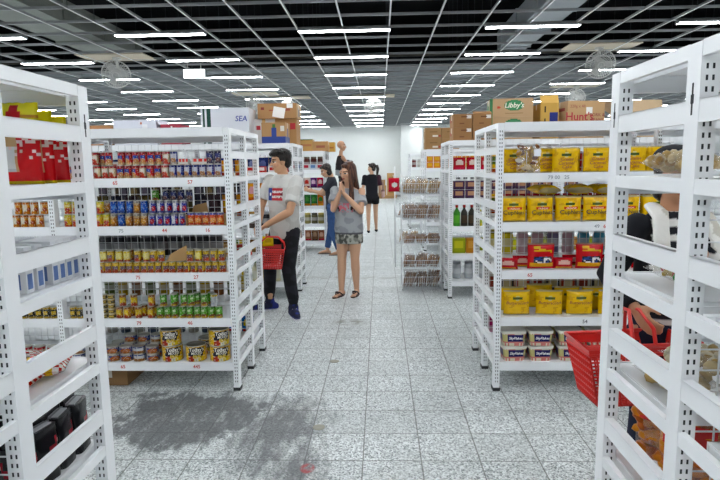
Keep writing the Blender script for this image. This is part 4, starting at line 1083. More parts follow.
fill(lin_x(.83, 1, 22, .084), y3, SH[3], lambda i, x, y, z: bottle(x, y, z, .038, .24, *[('4A9A3A', '6AB84A', 'C23A24'), ('2E2A22', '4A3A2A', 'C9302A'), ('D9C84A', 'A8B83A', 'D9D4A0')][[0, 1, 1, 2][i % 4]], ['green bottle with red cap', 'dark bottle with red cap', 'dark bottle with red cap', 'yellow bottle'][i % 4], f'third shelf of {RBS}'))
fill(lin_x(.82, 1, 12, .16), y3+.06, SH[4], lambda i, x, y, z: small_box(.15, .1, .17, *[('A8B02E', 'D9D44A'), ('C98A3A', 'E0A85A')][i % 2], x, y, z, 0, ['yellow green box', 'tan box'][i % 2], f'fourth shelf of {RBS}'))
fill(lin_x(.82, 1, 12, .14), y3+.1, SH[5], lambda i, x, y, z: jar(x, y, z, .05, .2, 'B9BDC0', '8E9296', 'grey jar', f'bottom shelf of {RBS}'))
LR, RR, y4 = 'far left rack', 'far right rack', 9.96
xl4 = lin_x(-1.0, -1, 11, .12)
fill(xl4, y4+.08, SH[1], lambda i, x, y, z: jar(x, y, z, .056, .23, '5A2A24', '7A6A5A', 'dark red jar', f'back row, top shelf of {LR}'))
fill(xl4, y4-.02, SH[1], lambda i, x, y, z: small_box(.117, .06, .1, ['DAD8D6', 'C9D4E0'][i % 2], ['B03A4A', '6A8AB8'][i % 2], x, y, z, 0, ['white box', 'pale blue box'][i % 2], f'front row, top shelf of {LR}'))
fill(xl4, y4, SH[2], lambda i, x, y, z: packet(.119, .07, .18, *[('B8324A', 'E9C9C4', '6A2A5A'), ('5A2A6A', 'D9B8D0', '3A1A4A'), ('D9C4BC', 'C23A34', '8A2A3A')][i % 3], x, y, z, 0, ['red', 'purple', 'pale'][i % 3]+' packet', f'second shelf of {LR}'))
fill(xl4, y4, SH[3], lambda i, x, y, z: packet(.119, .08, .2, *[('2E6A34', '4A8A44', 'C98A3A'), ('C9702A', '3A7A3A', 'D99A4A')][int(i == 0)], x, y, z, 0, ['green bag', 'orange and green bag'][int(i == 0)], f'third shelf of {LR}'))
fill(xl4, y4, SH[4], lambda i, x, y, z: jar(x, y, z, .057, .19, ['8A8250', '5E5A3E'][i % 2], ['C9B86A', '3A3A2E'][i % 2], ['olive', 'dark'][i % 2]+' jar', f'fourth shelf of {LR}'))
fill(xl4, y4, SH[5], lambda i, x, y, z: packet(.119, .08, .19, *[('8A5A44', 'C9A08A', 'B83A4A'), ('6A4A34', 'A8866A', '4A3024')][i % 2], x, y, z, 0, ['pinkish brown', 'brown'][i % 2]+' packet', f'bottom shelf of {LR}'))
xr4 = lin_x(.81, 1, 9, .125)
for lay in (0, 1): fill(xr4, y4, SH[1]+lay*.105, lambda i, x, y, z: small_box(.11, .08, .1, 'E58A12', 'F0B83A', x, y, z, 0, 'orange box', f"{['lower', 'upper'][lay]} layer, top shelf of {RR}"))
fill(xr4, y4, SH[2], lambda i, x, y, z: jar(x, y, z, .04, .15, 'E4E4E2', '2A2A30', 'white jar with black lid', f'second shelf of {RR}'))
fill(xr4, y4, SH[4], lambda i, x, y, z: jar(x, y, z, .045, .18, 'E9E9EA', '3A3A5A', 'white jar with blue lid', f'fourth shelf of {RR}'))
fill(lin_x(.75, 1, 8, .13), 13.58, SH[1], lambda i, x, y, z: jar(x, y, z, .05, .2, ['7A3A3A', 'C9C4BC', '3A4A5A'][i % 3], 'D9D9D9', ['red', 'pale', 'slate'][i % 3]+' jar', 'top shelf of farthest rack'))
# ------------------------------------------------------------------ cartons on top of the racks
T = SH[0]+.001
def ytape(base, band='B8854A', bu=None):
    def f(u, v):
        return H(base)
    return f
def boxart(base, items):
    B = H(base)
    def f(u, v):
        for (u0, v0, u1, v1, c) in items:
            if u0 < u < u1 and v0 < v < v1: return H(c)
        return B
    return f
Wb = 'DFE1E8'
o = carton('carton', .55, .4, .41, (-1.755, 6.62, T), 0, 'white carton with green stripes and SEA lettering on the rack behind', dict(front=boxart(Wb, [(.05, 0, .085, 1, '1F4A40'), (.115, 0, .15, 1, '1F4A40'), (.18, 0, .21, 1, '1F4A40'), (.21, .28, .25, .45, 'BFD9D4'), (.42, .05, 1, .06, 'B9B4A8')])), Wb, None)
put_text('SEA', .085, '3E4A9A', o, (.185, -.2012, .285), shear=.15); put_text('quality seafood', .026, '9AA0C8', o, (.13, -.2012, .2)) if 0 else None
o = carton('carton', .5, .35, .29, (X_(134.5, 124, 6.42), 6.6, T), 0, 'plain white carton with small labels and an open kraft flap', dict(front=boxart('DCDEE8', [(.1, .4, .27, .7, 'E8EAF0'), (.33, .45, .58, .62, 'A8A8B8'), (.68, .3, .8, .8, 'EEEFF2'), (.62, .84, .66, .95, 'D98A6A')])), 'DCDEE8', None, flaps=[('r', Rd(-60), .06)])
carton('carton', .24, .3, .24, (X_(169, 126, 6.42), 6.62, T), 0, 'low red printed tray carton beside the plain white carton', dict(front=boxart('A8394A', [(0, .5, .8, .8, 'C23A44'), (.5, .6, .6, .95, 'E4E0DC')])), 'A8394A', None)
carton('carton', .25, .3, .24, (X_(98, 126, 6.42), 6.62, T), 0, 'brown carton with a red strip left of the plain white carton', dict(front=boxart('B8865A', [(.6, .3, 1, .55, 'A83A34')])), 'B8865A')
carton('carton', .27, .3, .235, (-1.195, 6.52, T), 0, 'kraft carton with blue base band and logo, lowest front of the stack', dict(front=boxart('B98E5E', [(0, 0, 1, .36, '34488E'), (.42, .36, .62, .72, '34488E'), (.45, .72, .58, .95, '4A7A3A'), (.42, .06, .62, .24, '4A8A5A'), (.78, .6, .95, .85, 'E6E2DA')]), right=boxart('C29C70', [(0, 0, 1, .3, '6A74A0'), (.4, .3, .6, .8, '6A74A0')])), 'B98E5E')
carton('carton', .24, .33, .3, (-1.36, 6.87, T), 0, 'white carton with two red marks, lower left of the stack', dict(front=boxart('E9E6E2', [(.1, .55, .3, .75, 'C23A44'), (.62, .52, .8, .82, 'C8404A'), (.36, 0, .55, 1, 'D9AE6E')])), 'E9E6E2')
carton('carton', .25, .33, .3, (-1.11, 6.87, T), 0, 'kraft carton with red square marks, lower right of the stack', dict(front=boxart('B88A58', [(.1, .5, .3, .78, 'B8343A'), (.33, .5, .45, .78, 'B8343A'), (.48, .5, .6, .78, 'B8343A'), (.7, .55, .95, .85, 'B8343A')])), 'B88A58')
o = carton('carton', .46, .36, .175, (-1.2, 6.85, T+.3015), 0, 'long brown carton with a white paper stuck on, topmost of the stack', dict(front=boxart('B18557', [(.1, .62, .16, .72, '8A3A3A'), (.3, .5, .42, .62, 'A0553F'), (.72, .52, .85, .66, 'A0553F')]), right=boxart('C2A078', [(.35, .2, .65, .75, '8E8A88')])), 'B18557')
mb = MB(); mb.box((-.07, -.002, -.06), (.07, 0, .06)); s_ = mb.build('paper_note', ink('EDEBE8'), o, loc=(.02, -.181, .07)); s_.rotation_euler = (0, .2, 0)
mb = MB(); mb.box((-.035, -.002, -.025), (.035, 0, .025)); mb.build('paper_note', ink('EDEBE8'), o, loc=(.15, -.181, .145))
# far left rack cartons
carton('carton', .24, .3, .21, (-1.3, 10.08, T), 0, 'brown carton with green top flap on the far left rack', dict(front=boxart('B58A4E', [(.1, .4, .9, .6, 'A86A44'), (0, .88, 1, 1, '5A6A34')])), 'B58A4E')
carton('carton', .26, .3, .17, (-1.04, 10.08, T), 0, 'low brown carton beside the green topped one on the far left rack', dict(front=boxart('B78B58', [(.2, .35, .8, .6, 'A0604A')])), 'B78B58')
carton('carton', .2, .25, .17, (-.93, 10.5, T), 0, 'golden yellow carton at the far left rack end behind the child', dict(front=boxart('D0A24A', [(.2, .3, .9, .5, 'B8743A')])), 'D0A24A')
# right rack cartons
BR = '9C7146'
art = dict(front=boxart(BR, [(.4, .75, .75, .85, '6A4026'), (.55, .82, .56, .83, '6A4026'), (.72, .65, .95, .9, 'E4DED6'), (.35, .25, .6, .33, '7A4E30')]), left=boxart('A87C50', [(.2, .4, .5, .7, 'B0503A')]))
for i, (x, z, lab) in enumerate(((.92, T, 'brown carton at the aisle end, lower one, on the rack by the baskets'), (.92, T+.146, 'brown carton at the aisle end, upper one, on the rack by the baskets'), (1.135, T, 'second brown carton from the aisle, lower one, rack by the baskets'), (1.135, T+.146, 'second brown carton from the aisle, upper one, rack by the baskets'))):
    carton('carton', .205, .33, .144, (x, 6.52, z), 0, lab, art, BR, group='brown cartons on the rack by the baskets', flaps=[('f', Rd(150), .05)] if i == 3 else None)
LBK = 'BE9C74'
def oval(u, v):
    if disc(u, v, .56, .62, .23, .3): return H('3A7A4E') if not disc(u, v, .56, .62, .205, .25) else H('3E8A58')
    if u < .07: return H('3E7E50')
    if disc(u, v, .2, .52, .04, .07): return H('C8442E')
    if abs(v-.2) < .02 and .35 < u < .78: return H('9A7A54')
    return H(LBK)
def ovals(u, v):
    if disc(u, v, .35, .6, .25, .3): return H('4A8A60')
    if u > .84: return H('3E7E50')
    return H('CBB496')
o = carton('carton', .47, .42, .2, (1.5, 6.68, T+.262), Rd(-6), 'kraft carton with a green oval logo on the yellow snack side', dict(front=oval, left=ovals), LBK, 'D9CDB8', n=24)
put_text('Libby\'s', .078, 'E6E4D2', o, (.028, -.2115, .123), shear=.2)
carton('carton', .47, .42, .26, (1.5, 6.68, T), Rd(-6), 'kraft carton with a green edge under the oval logo carton', dict(front=oval, left=ovals), LBK, 'D9CDB8', n=24)
carton('carton', .2, .35, .40, (1.895, 6.62, T), 0, 'mustard carton with black and blue marks between two kraft cartons', dict(front=boxart('C49A48', [(.2, .72, .3, .95, '3A3020'), (.2, .4, .3, .6, '3A3020'), (.5, .45, .95, .72, '26307A'), (.3, .1, .8, .25, 'A8803A')])), 'C49A48', flaps=[('f', Rd(120), .1)])
HK = 'BF9A6E'
o = carton('carton', .43, .42, .42, (2.27, 6.66, T), Rd(8), 'large kraft carton lettered Hunts pork and beans in dark red', dict(left=boxart('C9A780', [(.2, .75, .8, .85, 'A8504A'), (.1, .42, .7, .52, 'A8504A')]), front=boxart(HK, [(.48, .68, .66, .82, 'E9E6E0')])), HK)
put_text("Hunt's", .125, 'A82232', o, (-.075, -.2112, .245)); put_text('PORK &', .05, '8A4036', o, (.13, -.2112, .265)); put_text('BEANS', .05, '8A4036', o, (.13, -.2112, .21)); put_text('220g x 48', .045, '9A5A44', o, (-.1, -.2112, .36))
carton('carton', .42, .38, .3, (2.93, 6.66, T), 0, 'pale kraft carton with raised flaps behind the right foreground rack', {}, 'C8AC88', flaps=[('l', Rd(35), .2), ('f', Rd(100), .12)])
for i, (x, z, w_, lab) in enumerate(((.93, T, .28, 'brown carton on the far right rack, lower one by the aisle'), (.93, T+.186, .28, 'brown carton on the far right rack, upper one by the aisle'), (1.23, T, .3, 'brown carton on the far right rack, second from the aisle, lower'), (1.23, T+.186, .3, 'brown carton on the far right rack, second from the aisle, upper'))):
    carton('carton', w_, .35, .184, (x, 10.1, z), 0, lab, dict(front=boxart('A07A4E', [(.45, .2, .8, .3, 'E0D8C8'), (.3, .6, .75, .68, '84603C'), (.85, .15, .97, .3, 'A8403A')])), 'A07A4E', group='brown cartons on the far right rack')
# ------------------------------------------------------------------ wire bread stand beside the aisle
def wire_basket(w, d, h):
    mb = MB(); t = .0016
    def wr(a, b_): mb.tube([a, b_], t, 5, cap=False)
    n = 18
    for i in range(n+1):
        x = -w/2+w*i/n
        mb.tube([(x, -d/2-.03, h*.8), (x, -d/2, 0), (x, d/2, 0), (x, d/2, h)], t, 5)
    for i in range(9):
        y = -d/2+d*i/8
        mb.tube([(-w/2-.015, y, h*.9), (-w/2, y, 0), (w/2, y, 0), (w/2+.0, y, h*.9)], t, 5)
    for z, e in ((h*.4, .015), (h*.8, .03)):
        mb.tube([(-w/2-e*.5, -d/2-e, z), (w/2, -d/2-e, z)], t*1.5, 6); mb.tube([(-w/2-e*.5, -d/2-e, z), (-w/2-e*.5, d/2, z*1.1)], t*1.5, 6); mb.tube([(w/2, -d/2-e, z), (w/2, d/2, z*1.1)], t*1.5, 6)
    return mb.mesh('wire_basket', WIRE, True)
def bread(x, y, z, w, h, d, rz, seed, label, tone=0):
    cols = [['BE9A66', 'A8824E', 'CBAC7C'], ['96683F', '80552F', 'AA7E52'], ['7A5434', '946C44', '664428']][tone]
    sl = MB(); rs = random.Random(seed); n = 7
    for i in range(n):
        xx = -w/2*.8+w*.8*(i+.5)/n; c = H(rs.choice(cols)); M = Matrix.Translation((xx, 0, h*.45)) @ Matrix.Rotation(rs.uniform(.1, .5), 4, 'Y')
        sl.ball((0, 0, 0), (w/n*.6, d*.42, h*.43), 10, 6, c, 0, M)
    o = link('bread_bag', clear_bag('bread_bag', w, h, d, seed % 3+80), None, (x, y, z), (0, 0, rz))
    c = sl.build('contents', PLASTIC, o, True); c['kind'] = 'stuff'
    return tag(o, label, 'bread bag', 'clear bags of bread in the wire stand')
tiers = [(1.17, .17, 0), (.865, .17, 1), (.565, .09, 1), (.265, .14, 1), (.012, .2, 2)]
st = empty('wire_bread_stand', (.505, 6.93, 0)); tag(st, 'white wire stand of five baskets holding bread bags in the aisle', 'display stand')
SW, SD = .46, .36
for sx in (-1, 1):
    for sy in (-1, 1):
        mb = MB(); mb.tube([(sx*(SW/2+.012), sy*SD/2+.012, 0), (sx*(SW/2+.012), sy*SD/2+.012, 1.42 if sx > 0 or sy > 0 else .02)], .006, 8); mb.build('pole', WIRE, st, True)
NMT = ['top', 'second', 'third', 'fourth', 'bottom']
for ti, (z, h, tone) in enumerate(tiers):
    link('wire_basket', C_(('wb', h), lambda: wire_basket(SW, SD, h)), st, (0, 0, z))
    for r_, yy in enumerate((-.09, .08)):
        for i in range(3):
            bh = [.2, .19, .12, .17, .215][ti]*random.uniform(.9, 1.08)
            bread(.505-.15+.15*i, 6.93+yy, z+.004, .14, bh, .12, random.uniform(-.3, .3), ti*7+i+r_*3, f"clear bag of bread, {['aisle end', 'middle', 'inner end'][i]}, {['front', 'rear'][r_]} of the {NMT[ti]} wire basket", tone)
# farther wire stand with loose packs and a red bag
st2 = empty('wire_display_stand', (.42, 8.5, 0)); tag(st2, 'farther white wire stand with plastic packs behind the bread stand', 'display stand')
for sx in (-1, 1):
    for sy in (-1, 1):
        mb = MB(); mb.tube([(sx*.2, sy*.17, 0), (sx*.2, sy*.17, 1.5)], .006, 8); mb.build('pole', WIRE, st2, True)
for k, z in enumerate((.35, .75, 1.1)):
    link('wire_basket', C_(('wb2',), lambda: wire_basket(.36, .3, .14)), st2, (0, 0, z))
    for i in range(2):
        bread(.35+.14*i, 8.5, z+.004, .13, .2, .12, .2*i, 5+k+i, f"clear pack, {['aisle side', 'inner side'][i]}, {['lowest', 'middle', 'highest'][k]} basket of the farther wire stand", k % 2)
o = link('snack_bag', bag_mesh(.17, .2, .06, lambda u, v: H('E3DEDC') if disc(u, v, .5, .5, .25, .18) else H('C8283A'), 91), None, (.2, 8.22, 1.14), (0, 0, .3)); tag(o, 'red and white bag hanging on the farther wire stand', 'snack bag')
mb = MB(); mb.tube([(.2, 8.22, 1.33), (.2, 8.25, 1.38), (.22, 8.33, 1.38)], .003, 6); mb.build('hook', WIRE, o, True).matrix_parent_inverse = o.matrix_basis.inverted() if 0 else Matrix.Translation((-.2, -8.22, -1.14))
# pallet and cartons by the back wall
pl = empty('pallet', (.33, 26.2, 0)); tag(pl, 'wooden pallet by the back wall under brown cartons', 'pallet')
PW = plain('pallet_wood', 'A8855A', .85, var=.1)
for y in (-.4, 0, .4):
    mb = MB(); mb.box((-.42, y-.05, 0), (.42, y+.05, .1)); mb.build('bearer', PW, pl)
for i in range(5):
    y = -.42+.21*i; mb = MB(); mb.box((-.45, y-.07, .1), (.45, y+.07, .125)); mb.build('deck_board', PW, pl)
carton('carton', .36, .5, .46, (.1, 26.1, .127), 0, 'brown carton, lower left on the pallet by the back wall', {}, 'B58F62'); carton('carton', .3, .45, .26, (.08, 26.12, .589), 0, 'small brown carton stacked on the lower left pallet carton', {}, 'B58F62')
for i in range(3): carton('carton', .36, .5, .34, (.5, 26.1, .127+.342*i), 0, f"brown carton in the tall pallet stack, {['lowest', 'middle', 'topmost'][i]} one", dict(front=boxart('C0955E', [(.2, .3, .8, .5, 'A87A4A')])), 'C0955E', group='cartons in the tall pallet stack')
# ------------------------------------------------------------------ people
def solid(name, mb, voxel, colf, mat, parent=None, smooth_it=4, sub=None):
    """one continuous skin over overlapping volumes"""
    me = mb.mesh('tmp', mat); o = bpy.data.objects.new('tmp', me); COL.objects.link(o)
    md = o.modifiers.new('r', 'REMESH'); md.mode = 'VOXEL'; md.voxel_size = voxel; md.use_smooth_shade = True
    if smooth_it:
        s = o.modifiers.new('s', 'SMOOTH'); s.factor = .5; s.iterations = smooth_it
    dg = bpy.context.evaluated_depsgraph_get()
    m2 = bpy.data.meshes.new_from_object(o.evaluated_get(dg)); m2.name = name
    bpy.data.objects.remove(o); bpy.data.meshes.remove(me)
    m2.materials.clear(); m2.materials.append(mat)
    for a in list(m2.color_attributes): m2.color_attributes.remove(a)
    at = m2.color_attributes.new('Col', 'FLOAT_COLOR', 'POINT')
    buf = []
    for v in m2.vertices:
        c = colf(v.co) if callable(colf) else colf
        buf.extend((c[0], c[1], c[2], 1.0))
    at.data.foreach_set('color', buf)
    m2.polygons.foreach_set('use_smooth', [True]*len(m2.polygons))
    return link(name, m2, parent)
def V(*a): return Vector(a)
def limb(mb, pts, rs, seg=14): mb.tube(pts, list(rs), seg, round_ends=True)
def dense(pts, rs, n=4):
    """resample a joint chain so that radii swell smoothly"""
    P, R_ = [], []
    for i in range(len(pts)-1):
        for k in range(n):
            t = k/n; P.append(Vector(pts[i]).lerp(Vector(pts[i+1]), t)); R_.append(rs[i]+(rs[i+1]-rs[i])*t)
    return P+[Vector(pts[-1])], R_+[rs[-1]]
def hand(mb, wrist, d, nrm, thumb, curl=.5, s=1.0, spread=.1):
    """palm and five fingers; d = finger direction, nrm = palm normal, thumb = thumb side"""
    d = Vector(d).normalized(); nrm = Vector(nrm); nrm = (nrm-d*nrm.dot(d)).normalized(); th = Vector(thumb); th = (th-d*th.dot(d)-nrm*th.dot(nrm)).normalized()
    w = Vector(wrist)
    for k in range(4):
        o = (1.5-k)*.0205*s
        mb.tube([w+th*o*.55, w+th*o*.9+d*.045*s, w+th*o+d*.088*s], [.014*s, .0145*s, .0115*s], 10, round_ends=True)
        ln = [.068, .078, .073, .056][k]*s
        p = w+th*o+d*.088*s; pts = [p]; ang = 0
        for j, f in enumerate((.42, .33, .25)):
            ang += curl*[.7, 1.0, .7][j]
            dd = d*math.cos(ang)+nrm*math.sin(ang)+th*(1.5-k)*spread*(.5 if j == 0 else .1)
            pts.append(pts[-1]+dd.normalized()*ln*f)
        mb.tube(pts, [.0092*s, .0085*s, .008*s, .0072*s], 10, round_ends=True)
    b0 = w+th*.022*s+d*.018*s
    b1 = b0+(th*.7+d*.7+nrm*.25).normalized()*.04*s
    b2 = b1+(th*.3+d*.9+nrm*(.2+curl*.4)).normalized()*.032*s
    b3 = b2+(d*.9-th*.1+nrm*(.3+curl*.5)).normalized()*.026*s
    mb.tube([w+d*.005*s, b0, b1, b2, b3], [.014*s, .0145*s, .0115*s, .0098*s, .0085*s], 10, round_ends=True)
def head(mb, M, s=1.0, bald=True, female=False):
    def b(c, r): mb.ball(Vector(c)*s, tuple(q*s for q in r), 18, 12, M=M)
    b((0, -.012, .032), (.071, .09, .086))
    b((0, .022, -.03), (.055 if female else .058, .062, .082))
    b((0, .045, -.082), (.028, .03, .026))
    b((0, .07, .02), (.045, .02, .03))
    mb.tube([M @ (V(0, .084, .012)*s), M @ (V(0, .098, -.012)*s), M @ (V(0, .104, -.026)*s)], [.008*s, .010*s, .0125*s], 10, round_ends=True)
    b((0, .082, -.058), (.02, .012, .012))
    for sx in (-1, 1):
        b((sx*.072, -.008, -.008), (.011, .02, .03))
        b((sx*.036, .062, -.022), (.022, .02, .02))
def face_col(M, s, skin, lips='A85A50', brow='2A211C', eyes=True):
    Mi = M.inverted(); S = H(skin); L_, B_, W_, K_ = H(lips), H(brow), H('E4DCD4'), H('1C1512')
    S2 = lerp(S, H('B4553F'), .18)
    def f(p):
        q = (Mi @ p)/s
        if abs(q.x) < .09 and .03 < q.y < .13 and -.13 < q.z < .12:
            for sx in (-1, 1):
                ex, ez = q.x-sx*.031, q.z-.006
                if (ex/.0085)**2+(ez/.0075)**2 < 1: return K_
                if (ex/.0165)**2+(ez/.0085)**2 < 1: return W_ if ez < .004 else K_
                if abs(ex) < .02 and abs(q.z-.03-abs(ex)*-.15) < .005: return B_
            if (q.x/.023)**2+((q.z+.058)/.0095)**2 < 1: return L_
            if ((abs(q.x)-.04)/.02)**2+((q.z+.03)/.02)**2 < 1: return S2
        return S
    return f
def frame(yaw, pitch, roll, pos):
    return Matrix.Translation(pos) @ Matrix.Rotation(yaw, 4, 'Z') @ Matrix.Rotation(pitch, 4, 'X') @ Matrix.Rotation(roll, 4, 'Y')
def foot(mb, ankle, toe_dir, s=1.0, bare=True, extra=0.0):
    a = Vector(ankle); d = Vector((toe_dir[0], toe_dir[1], 0)).normalized()
    h0 = V(a.x, a.y, 0)
    z = a.z
    pts = [h0-d*.045*s+V(0, 0, .03), h0-d*.01*s+V(0, 0, .042), h0+d*.06*s+V(0, 0, .036), h0+d*.12*s+V(0, 0, .025), h0+d*.165*s+V(0, 0, .017)]
    mb.tube(pts, [(.028+extra)*s, (.034+extra)*s, (.032+extra)*s, (.026+extra*.9)*s, (.014+extra)*s], 12, round_ends=True)
    mb.tube([a, h0+V(0, 0, .05)], [(.034+extra)*s, (.034+extra)*s], 12, round_ends=True)
    if bare:
        sd = Vector((-d.y, d.x, 0))
        for k in range(5):
            o = (k-2)*.013*s; mb.tube([h0+d*.14*s+sd*o+V(0, 0, .016), h0+d*(.185-.01*abs(k-1.5))*s+sd*o*1.15+V(0, 0, .009)], .0075*s, 8, round_ends=True)
def sole(name, ankle, toe_dir, mat, parent, w=.046, L=.27, h=.025, z0=.0, back=.085):
    d = Vector((toe_dir[0], toe_dir[1], 0)).normalized(); sd = Vector((-d.y, d.x, 0)); a = Vector((ankle[0], ankle[1], 0))
    mb = MB(); n = 20; vs = []
    for zz in (z0, z0+h):
        for k in range(n):
            t = 2*PI*k/n; ww = w*(1+.12*math.cos(t)); vs.append(a+d*((L/2-back)+L/2*math.cos(t))+sd*ww*math.sin(t)+V(0, 0, zz))
    mb.add(vs, [(k, (k+1) % n, n+(k+1) % n, n+k) for k in range(n)]+[tuple(range(n))[::-1], tuple(range(n, 2*n))])
    return mb.build(name, mat, parent)
def torso(mb, rows, seg=24): mb.rings(rows, seg, power=2.3)

# ---- man in the grey T-shirt ------------------------------------------------
def man():
    C0, RZ = V(-.985, 5.70, 0), Rd(142)
    P = empty('person', C0, RZ); tag(P, 'young man in grey T-shirt and black trousers reaching into the rack beside him', 'person')
    Ri = Matrix.Rotation(-RZ, 3, 'Z')
    def W(x, y, z): return Ri @ (V(x, y, z)-V(C0.x, C0.y, 0))
    lh, rh = V(-.09, -.0, .90), V(.09, .0, .90)
    la, ra = W(-.905, 5.60, .095), W(-1.20, 5.86, .095)
    lk, rk = lh.lerp(la, .5)+V(.0, .05, .01), rh.lerp(ra, .5)+V(0, .06, .01)
    ls, rs = V(-.19, -.01, 1.375), V(.185, .02, 1.385)
    le, re = W(-.885, 5.42, 1.09), V(.22, .12, 1.12)
    lw, rw = W(-1.13, 5.44, .955), W(-1.23, 5.56, .93)
    tdl, tdr = W(C0.x+.35, C0.y-.93, 0), W(C0.x-.9, C0.y-.35, 0)
    HM = frame(Rd(-34), Rd(-5), 0, V(0, .03, 1.575))
    mb = MB()
    torso(mb, [((0, 0, .86), .13, .09), ((0, 0, .93), .15, .10), ((0, 0, 1.05), .135, .09), ((0, .005, 1.2), .155, .10), ((0, .0, 1.32), .17, .10), ((0, -.005, 1.40), .13, .075), ((0, 0, 1.44), .07, .06)])
    limb(mb, [V(0, -.005, 1.40), V(0, .012, 1.49), V(0, .025, 1.56)], [.062, .052, .054])
    head(mb, HM)
    for s_, e_, w_ in ((ls, le, lw), (rs, re, rw)):
        P1, R1 = dense([s_, e_], [.05, .04]); limb(mb, P1, R1)
        P1, R1 = dense([e_, e_.lerp(w_, .3), w_], [.04, .041, .027]); limb(mb, P1, R1)
    hand(mb, lw, (lw-le).normalized()+V(0, 0, -.1), V(.3, .3, -.8), V(.4, .4, .6), .5)
    hand(mb, rw, (rw-re).normalized()+V(0, 0, -.15), V(-.8, .3, -.4), V(0, .3, .9), .45)
    for h_, k_, a_ in ((lh, lk, la), (rh, rk, ra)):
        P1, R1 = dense([h_, k_, k_.lerp(a_, .3), a_], [.08, .055, .053, .036]); limb(mb, P1, R1)
    td = [(-.25, .2), (.1, 1)]
    tl, tr_ = tdl, tdr
    foot(mb, la, tl, 1, False); foot(mb, ra, tr_, 1, False)
    fc = face_col(HM, 1, 'C99A78', 'B06A5A')
    solid('body', mb, .0055, fc, SKIN, P)
    # t-shirt
    mb = MB()
    torso(mb, [((0, .0, .80), .172, .125), ((0, 0, .90), .175, .128), ((0, .0, 1.02), .168, .122), ((0, .005, 1.2), .182, .128), ((0, 0, 1.32), .195, .12), ((0, -.005, 1.40), .155, .09), ((0, .0, 1.45), .08, .072)], 28)
    for s_, e_ in ((ls, le), (rs, re)):
        m_ = s_.lerp(e_, .72); P1, R1 = dense([s_*.96+V(0, 0, s_.z*.04+.004), m_], [.066, .073]); mb.tube(P1, R1, 14); mb.ball(tuple(s_*.97+V(0, 0, s_.z*.03)), .068)
    G, G2 = H('C6C5C1'), H('B9B7B2')
    def shirt(p):
        if p.y > .05 and .99 < p.z < 1.5 and abs(p.x) < .105 and 1.19 < p.z < 1.315:
            u = (p.x+.105)/.21; v = (p.z-1.19)/.125
            if u > .66: 
                return H('2E3F8A') if not (abs(u-.8) < .06 and abs(v-.5) < .12) else H('E9E6E2')
            if int(v*5) in (0, 4): return H('C23038')
            if int(v*5) == 2: return H('C23038') if u > .12 else H('7A2A34')
            return H('E9E6E2') if noise.noise(Vector((u*18, v*9, 1.))) > -.25 else H('8A3038')
        if p.y > .02 and -.158 < p.x < -.122 and .845 < p.z < .885: return H('23242A')
        return G if noise.noise(p*9) > -.2 else G2
    solid('tshirt', mb, .007, shirt, CLOTH, P, 3)
    # trousers
    mb = MB()
    torso(mb, [((0, 0, .83), .145, .1), ((0, 0, .90), .15, .11), ((0, 0, .99), .145, .108)], 24)
    for h_, k_, a_ in ((lh, lk, la), (rh, rk, ra)):
        P1, R1 = dense([h_+V(0, 0, -.02), h_.lerp(k_, .5), k_, k_.lerp(a_, .5), a_+V(0, 0, .10), a_+V(0, 0, .05)], [.098, .088, .074, .066, .062, .052]); limb(mb, P1, R1)
    K1, K2 = H('17171B'), H('202026')
    solid('trousers', mb, .009, lambda p: K1 if noise.noise(p*12) > 0 else K2, CLOTH, P, 3)
    for nm, a_, d_ in (('shoe', la, tl), ('shoe', ra, tr_)):
        mb = MB(); foot(mb, a_, d_, 1.14, False, .014)
        for v in range(len(mb.v)): mb.v[v] = (mb.v[v][0], mb.v[v][1], max(.012, mb.v[v][2]))
        mb.tube([V(a_.x, a_.y, .05), V(a_.x, a_.y, .135)], [.052, .046], 14); A = a_
        def sc(p, A=A, d_=d_):
            q = (p-A).dot(d_.normalized())
            if p.z < .03: return H('2C3688') if q < .02 else H('4A4A70')
            return H('20286A') if (q < -.02 or noise.noise(p*22) > .28) else H('1E1F38')
        sh = solid('shoe', mb, .006, sc, CLOTH, P, 2)
        sole('sole', a_, d_, ink('D9D9E0'), sh, .046, .30, .016, .0, .075)
        for k in range(4):
            d = d_.normalized(); sd = V(-d.y, d.x, 0); c = V(a_.x, a_.y, 0)+d*(.055+.022*k)+V(0, 0, .088-.0125*k)
            l_ = MB(); l_.tube([c-sd*.022-V(0, 0, .004), c, c+sd*.022-V(0, 0, .004)], .003, 6, round_ends=True); l_.build('lace', ink('C9C9D2'), sh)
    # hair
    mb = MB()
    def hb(c, r): mb.ball(c, r, 16, 10, M=HM)
    hb((0, -.03, .055), (.081, .094, .083)); hb((0, -.062, .0), (.07, .052, .07)); hb((.0, .04, .095), (.066, .056, .036)); hb((.03, .06, .085), (.04, .045, .03)); hb((-.035, .055, .085), (.036, .045, .03))
    for sx in (-1, 1): hb((sx*.066, -.012, .035), (.02, .032, .04))
    rs_ = random.Random(3)
    for i in range(46):
        a = rs_.uniform(0, 2*PI); r_ = rs_.uniform(.02, .075); c = V(r_*math.cos(a), -.015+r_*1.15*math.sin(a), .085+.045*(1-r_/.08)); d = V(math.cos(a)*.5, math.sin(a)*.3+.35, -.1)
        mb.tube([HM @ c, HM @ (c+d*.03+V(0, 0, .014)), HM @ (c+d*.055)], [.012, .01, .004], 6, round_ends=True)
    solid('hair', mb, .0055, lambda p: H('14110F') if noise.noise(p*50) > -.1 else H('241E1A'), HAIR, P, 1)
    return P
man()
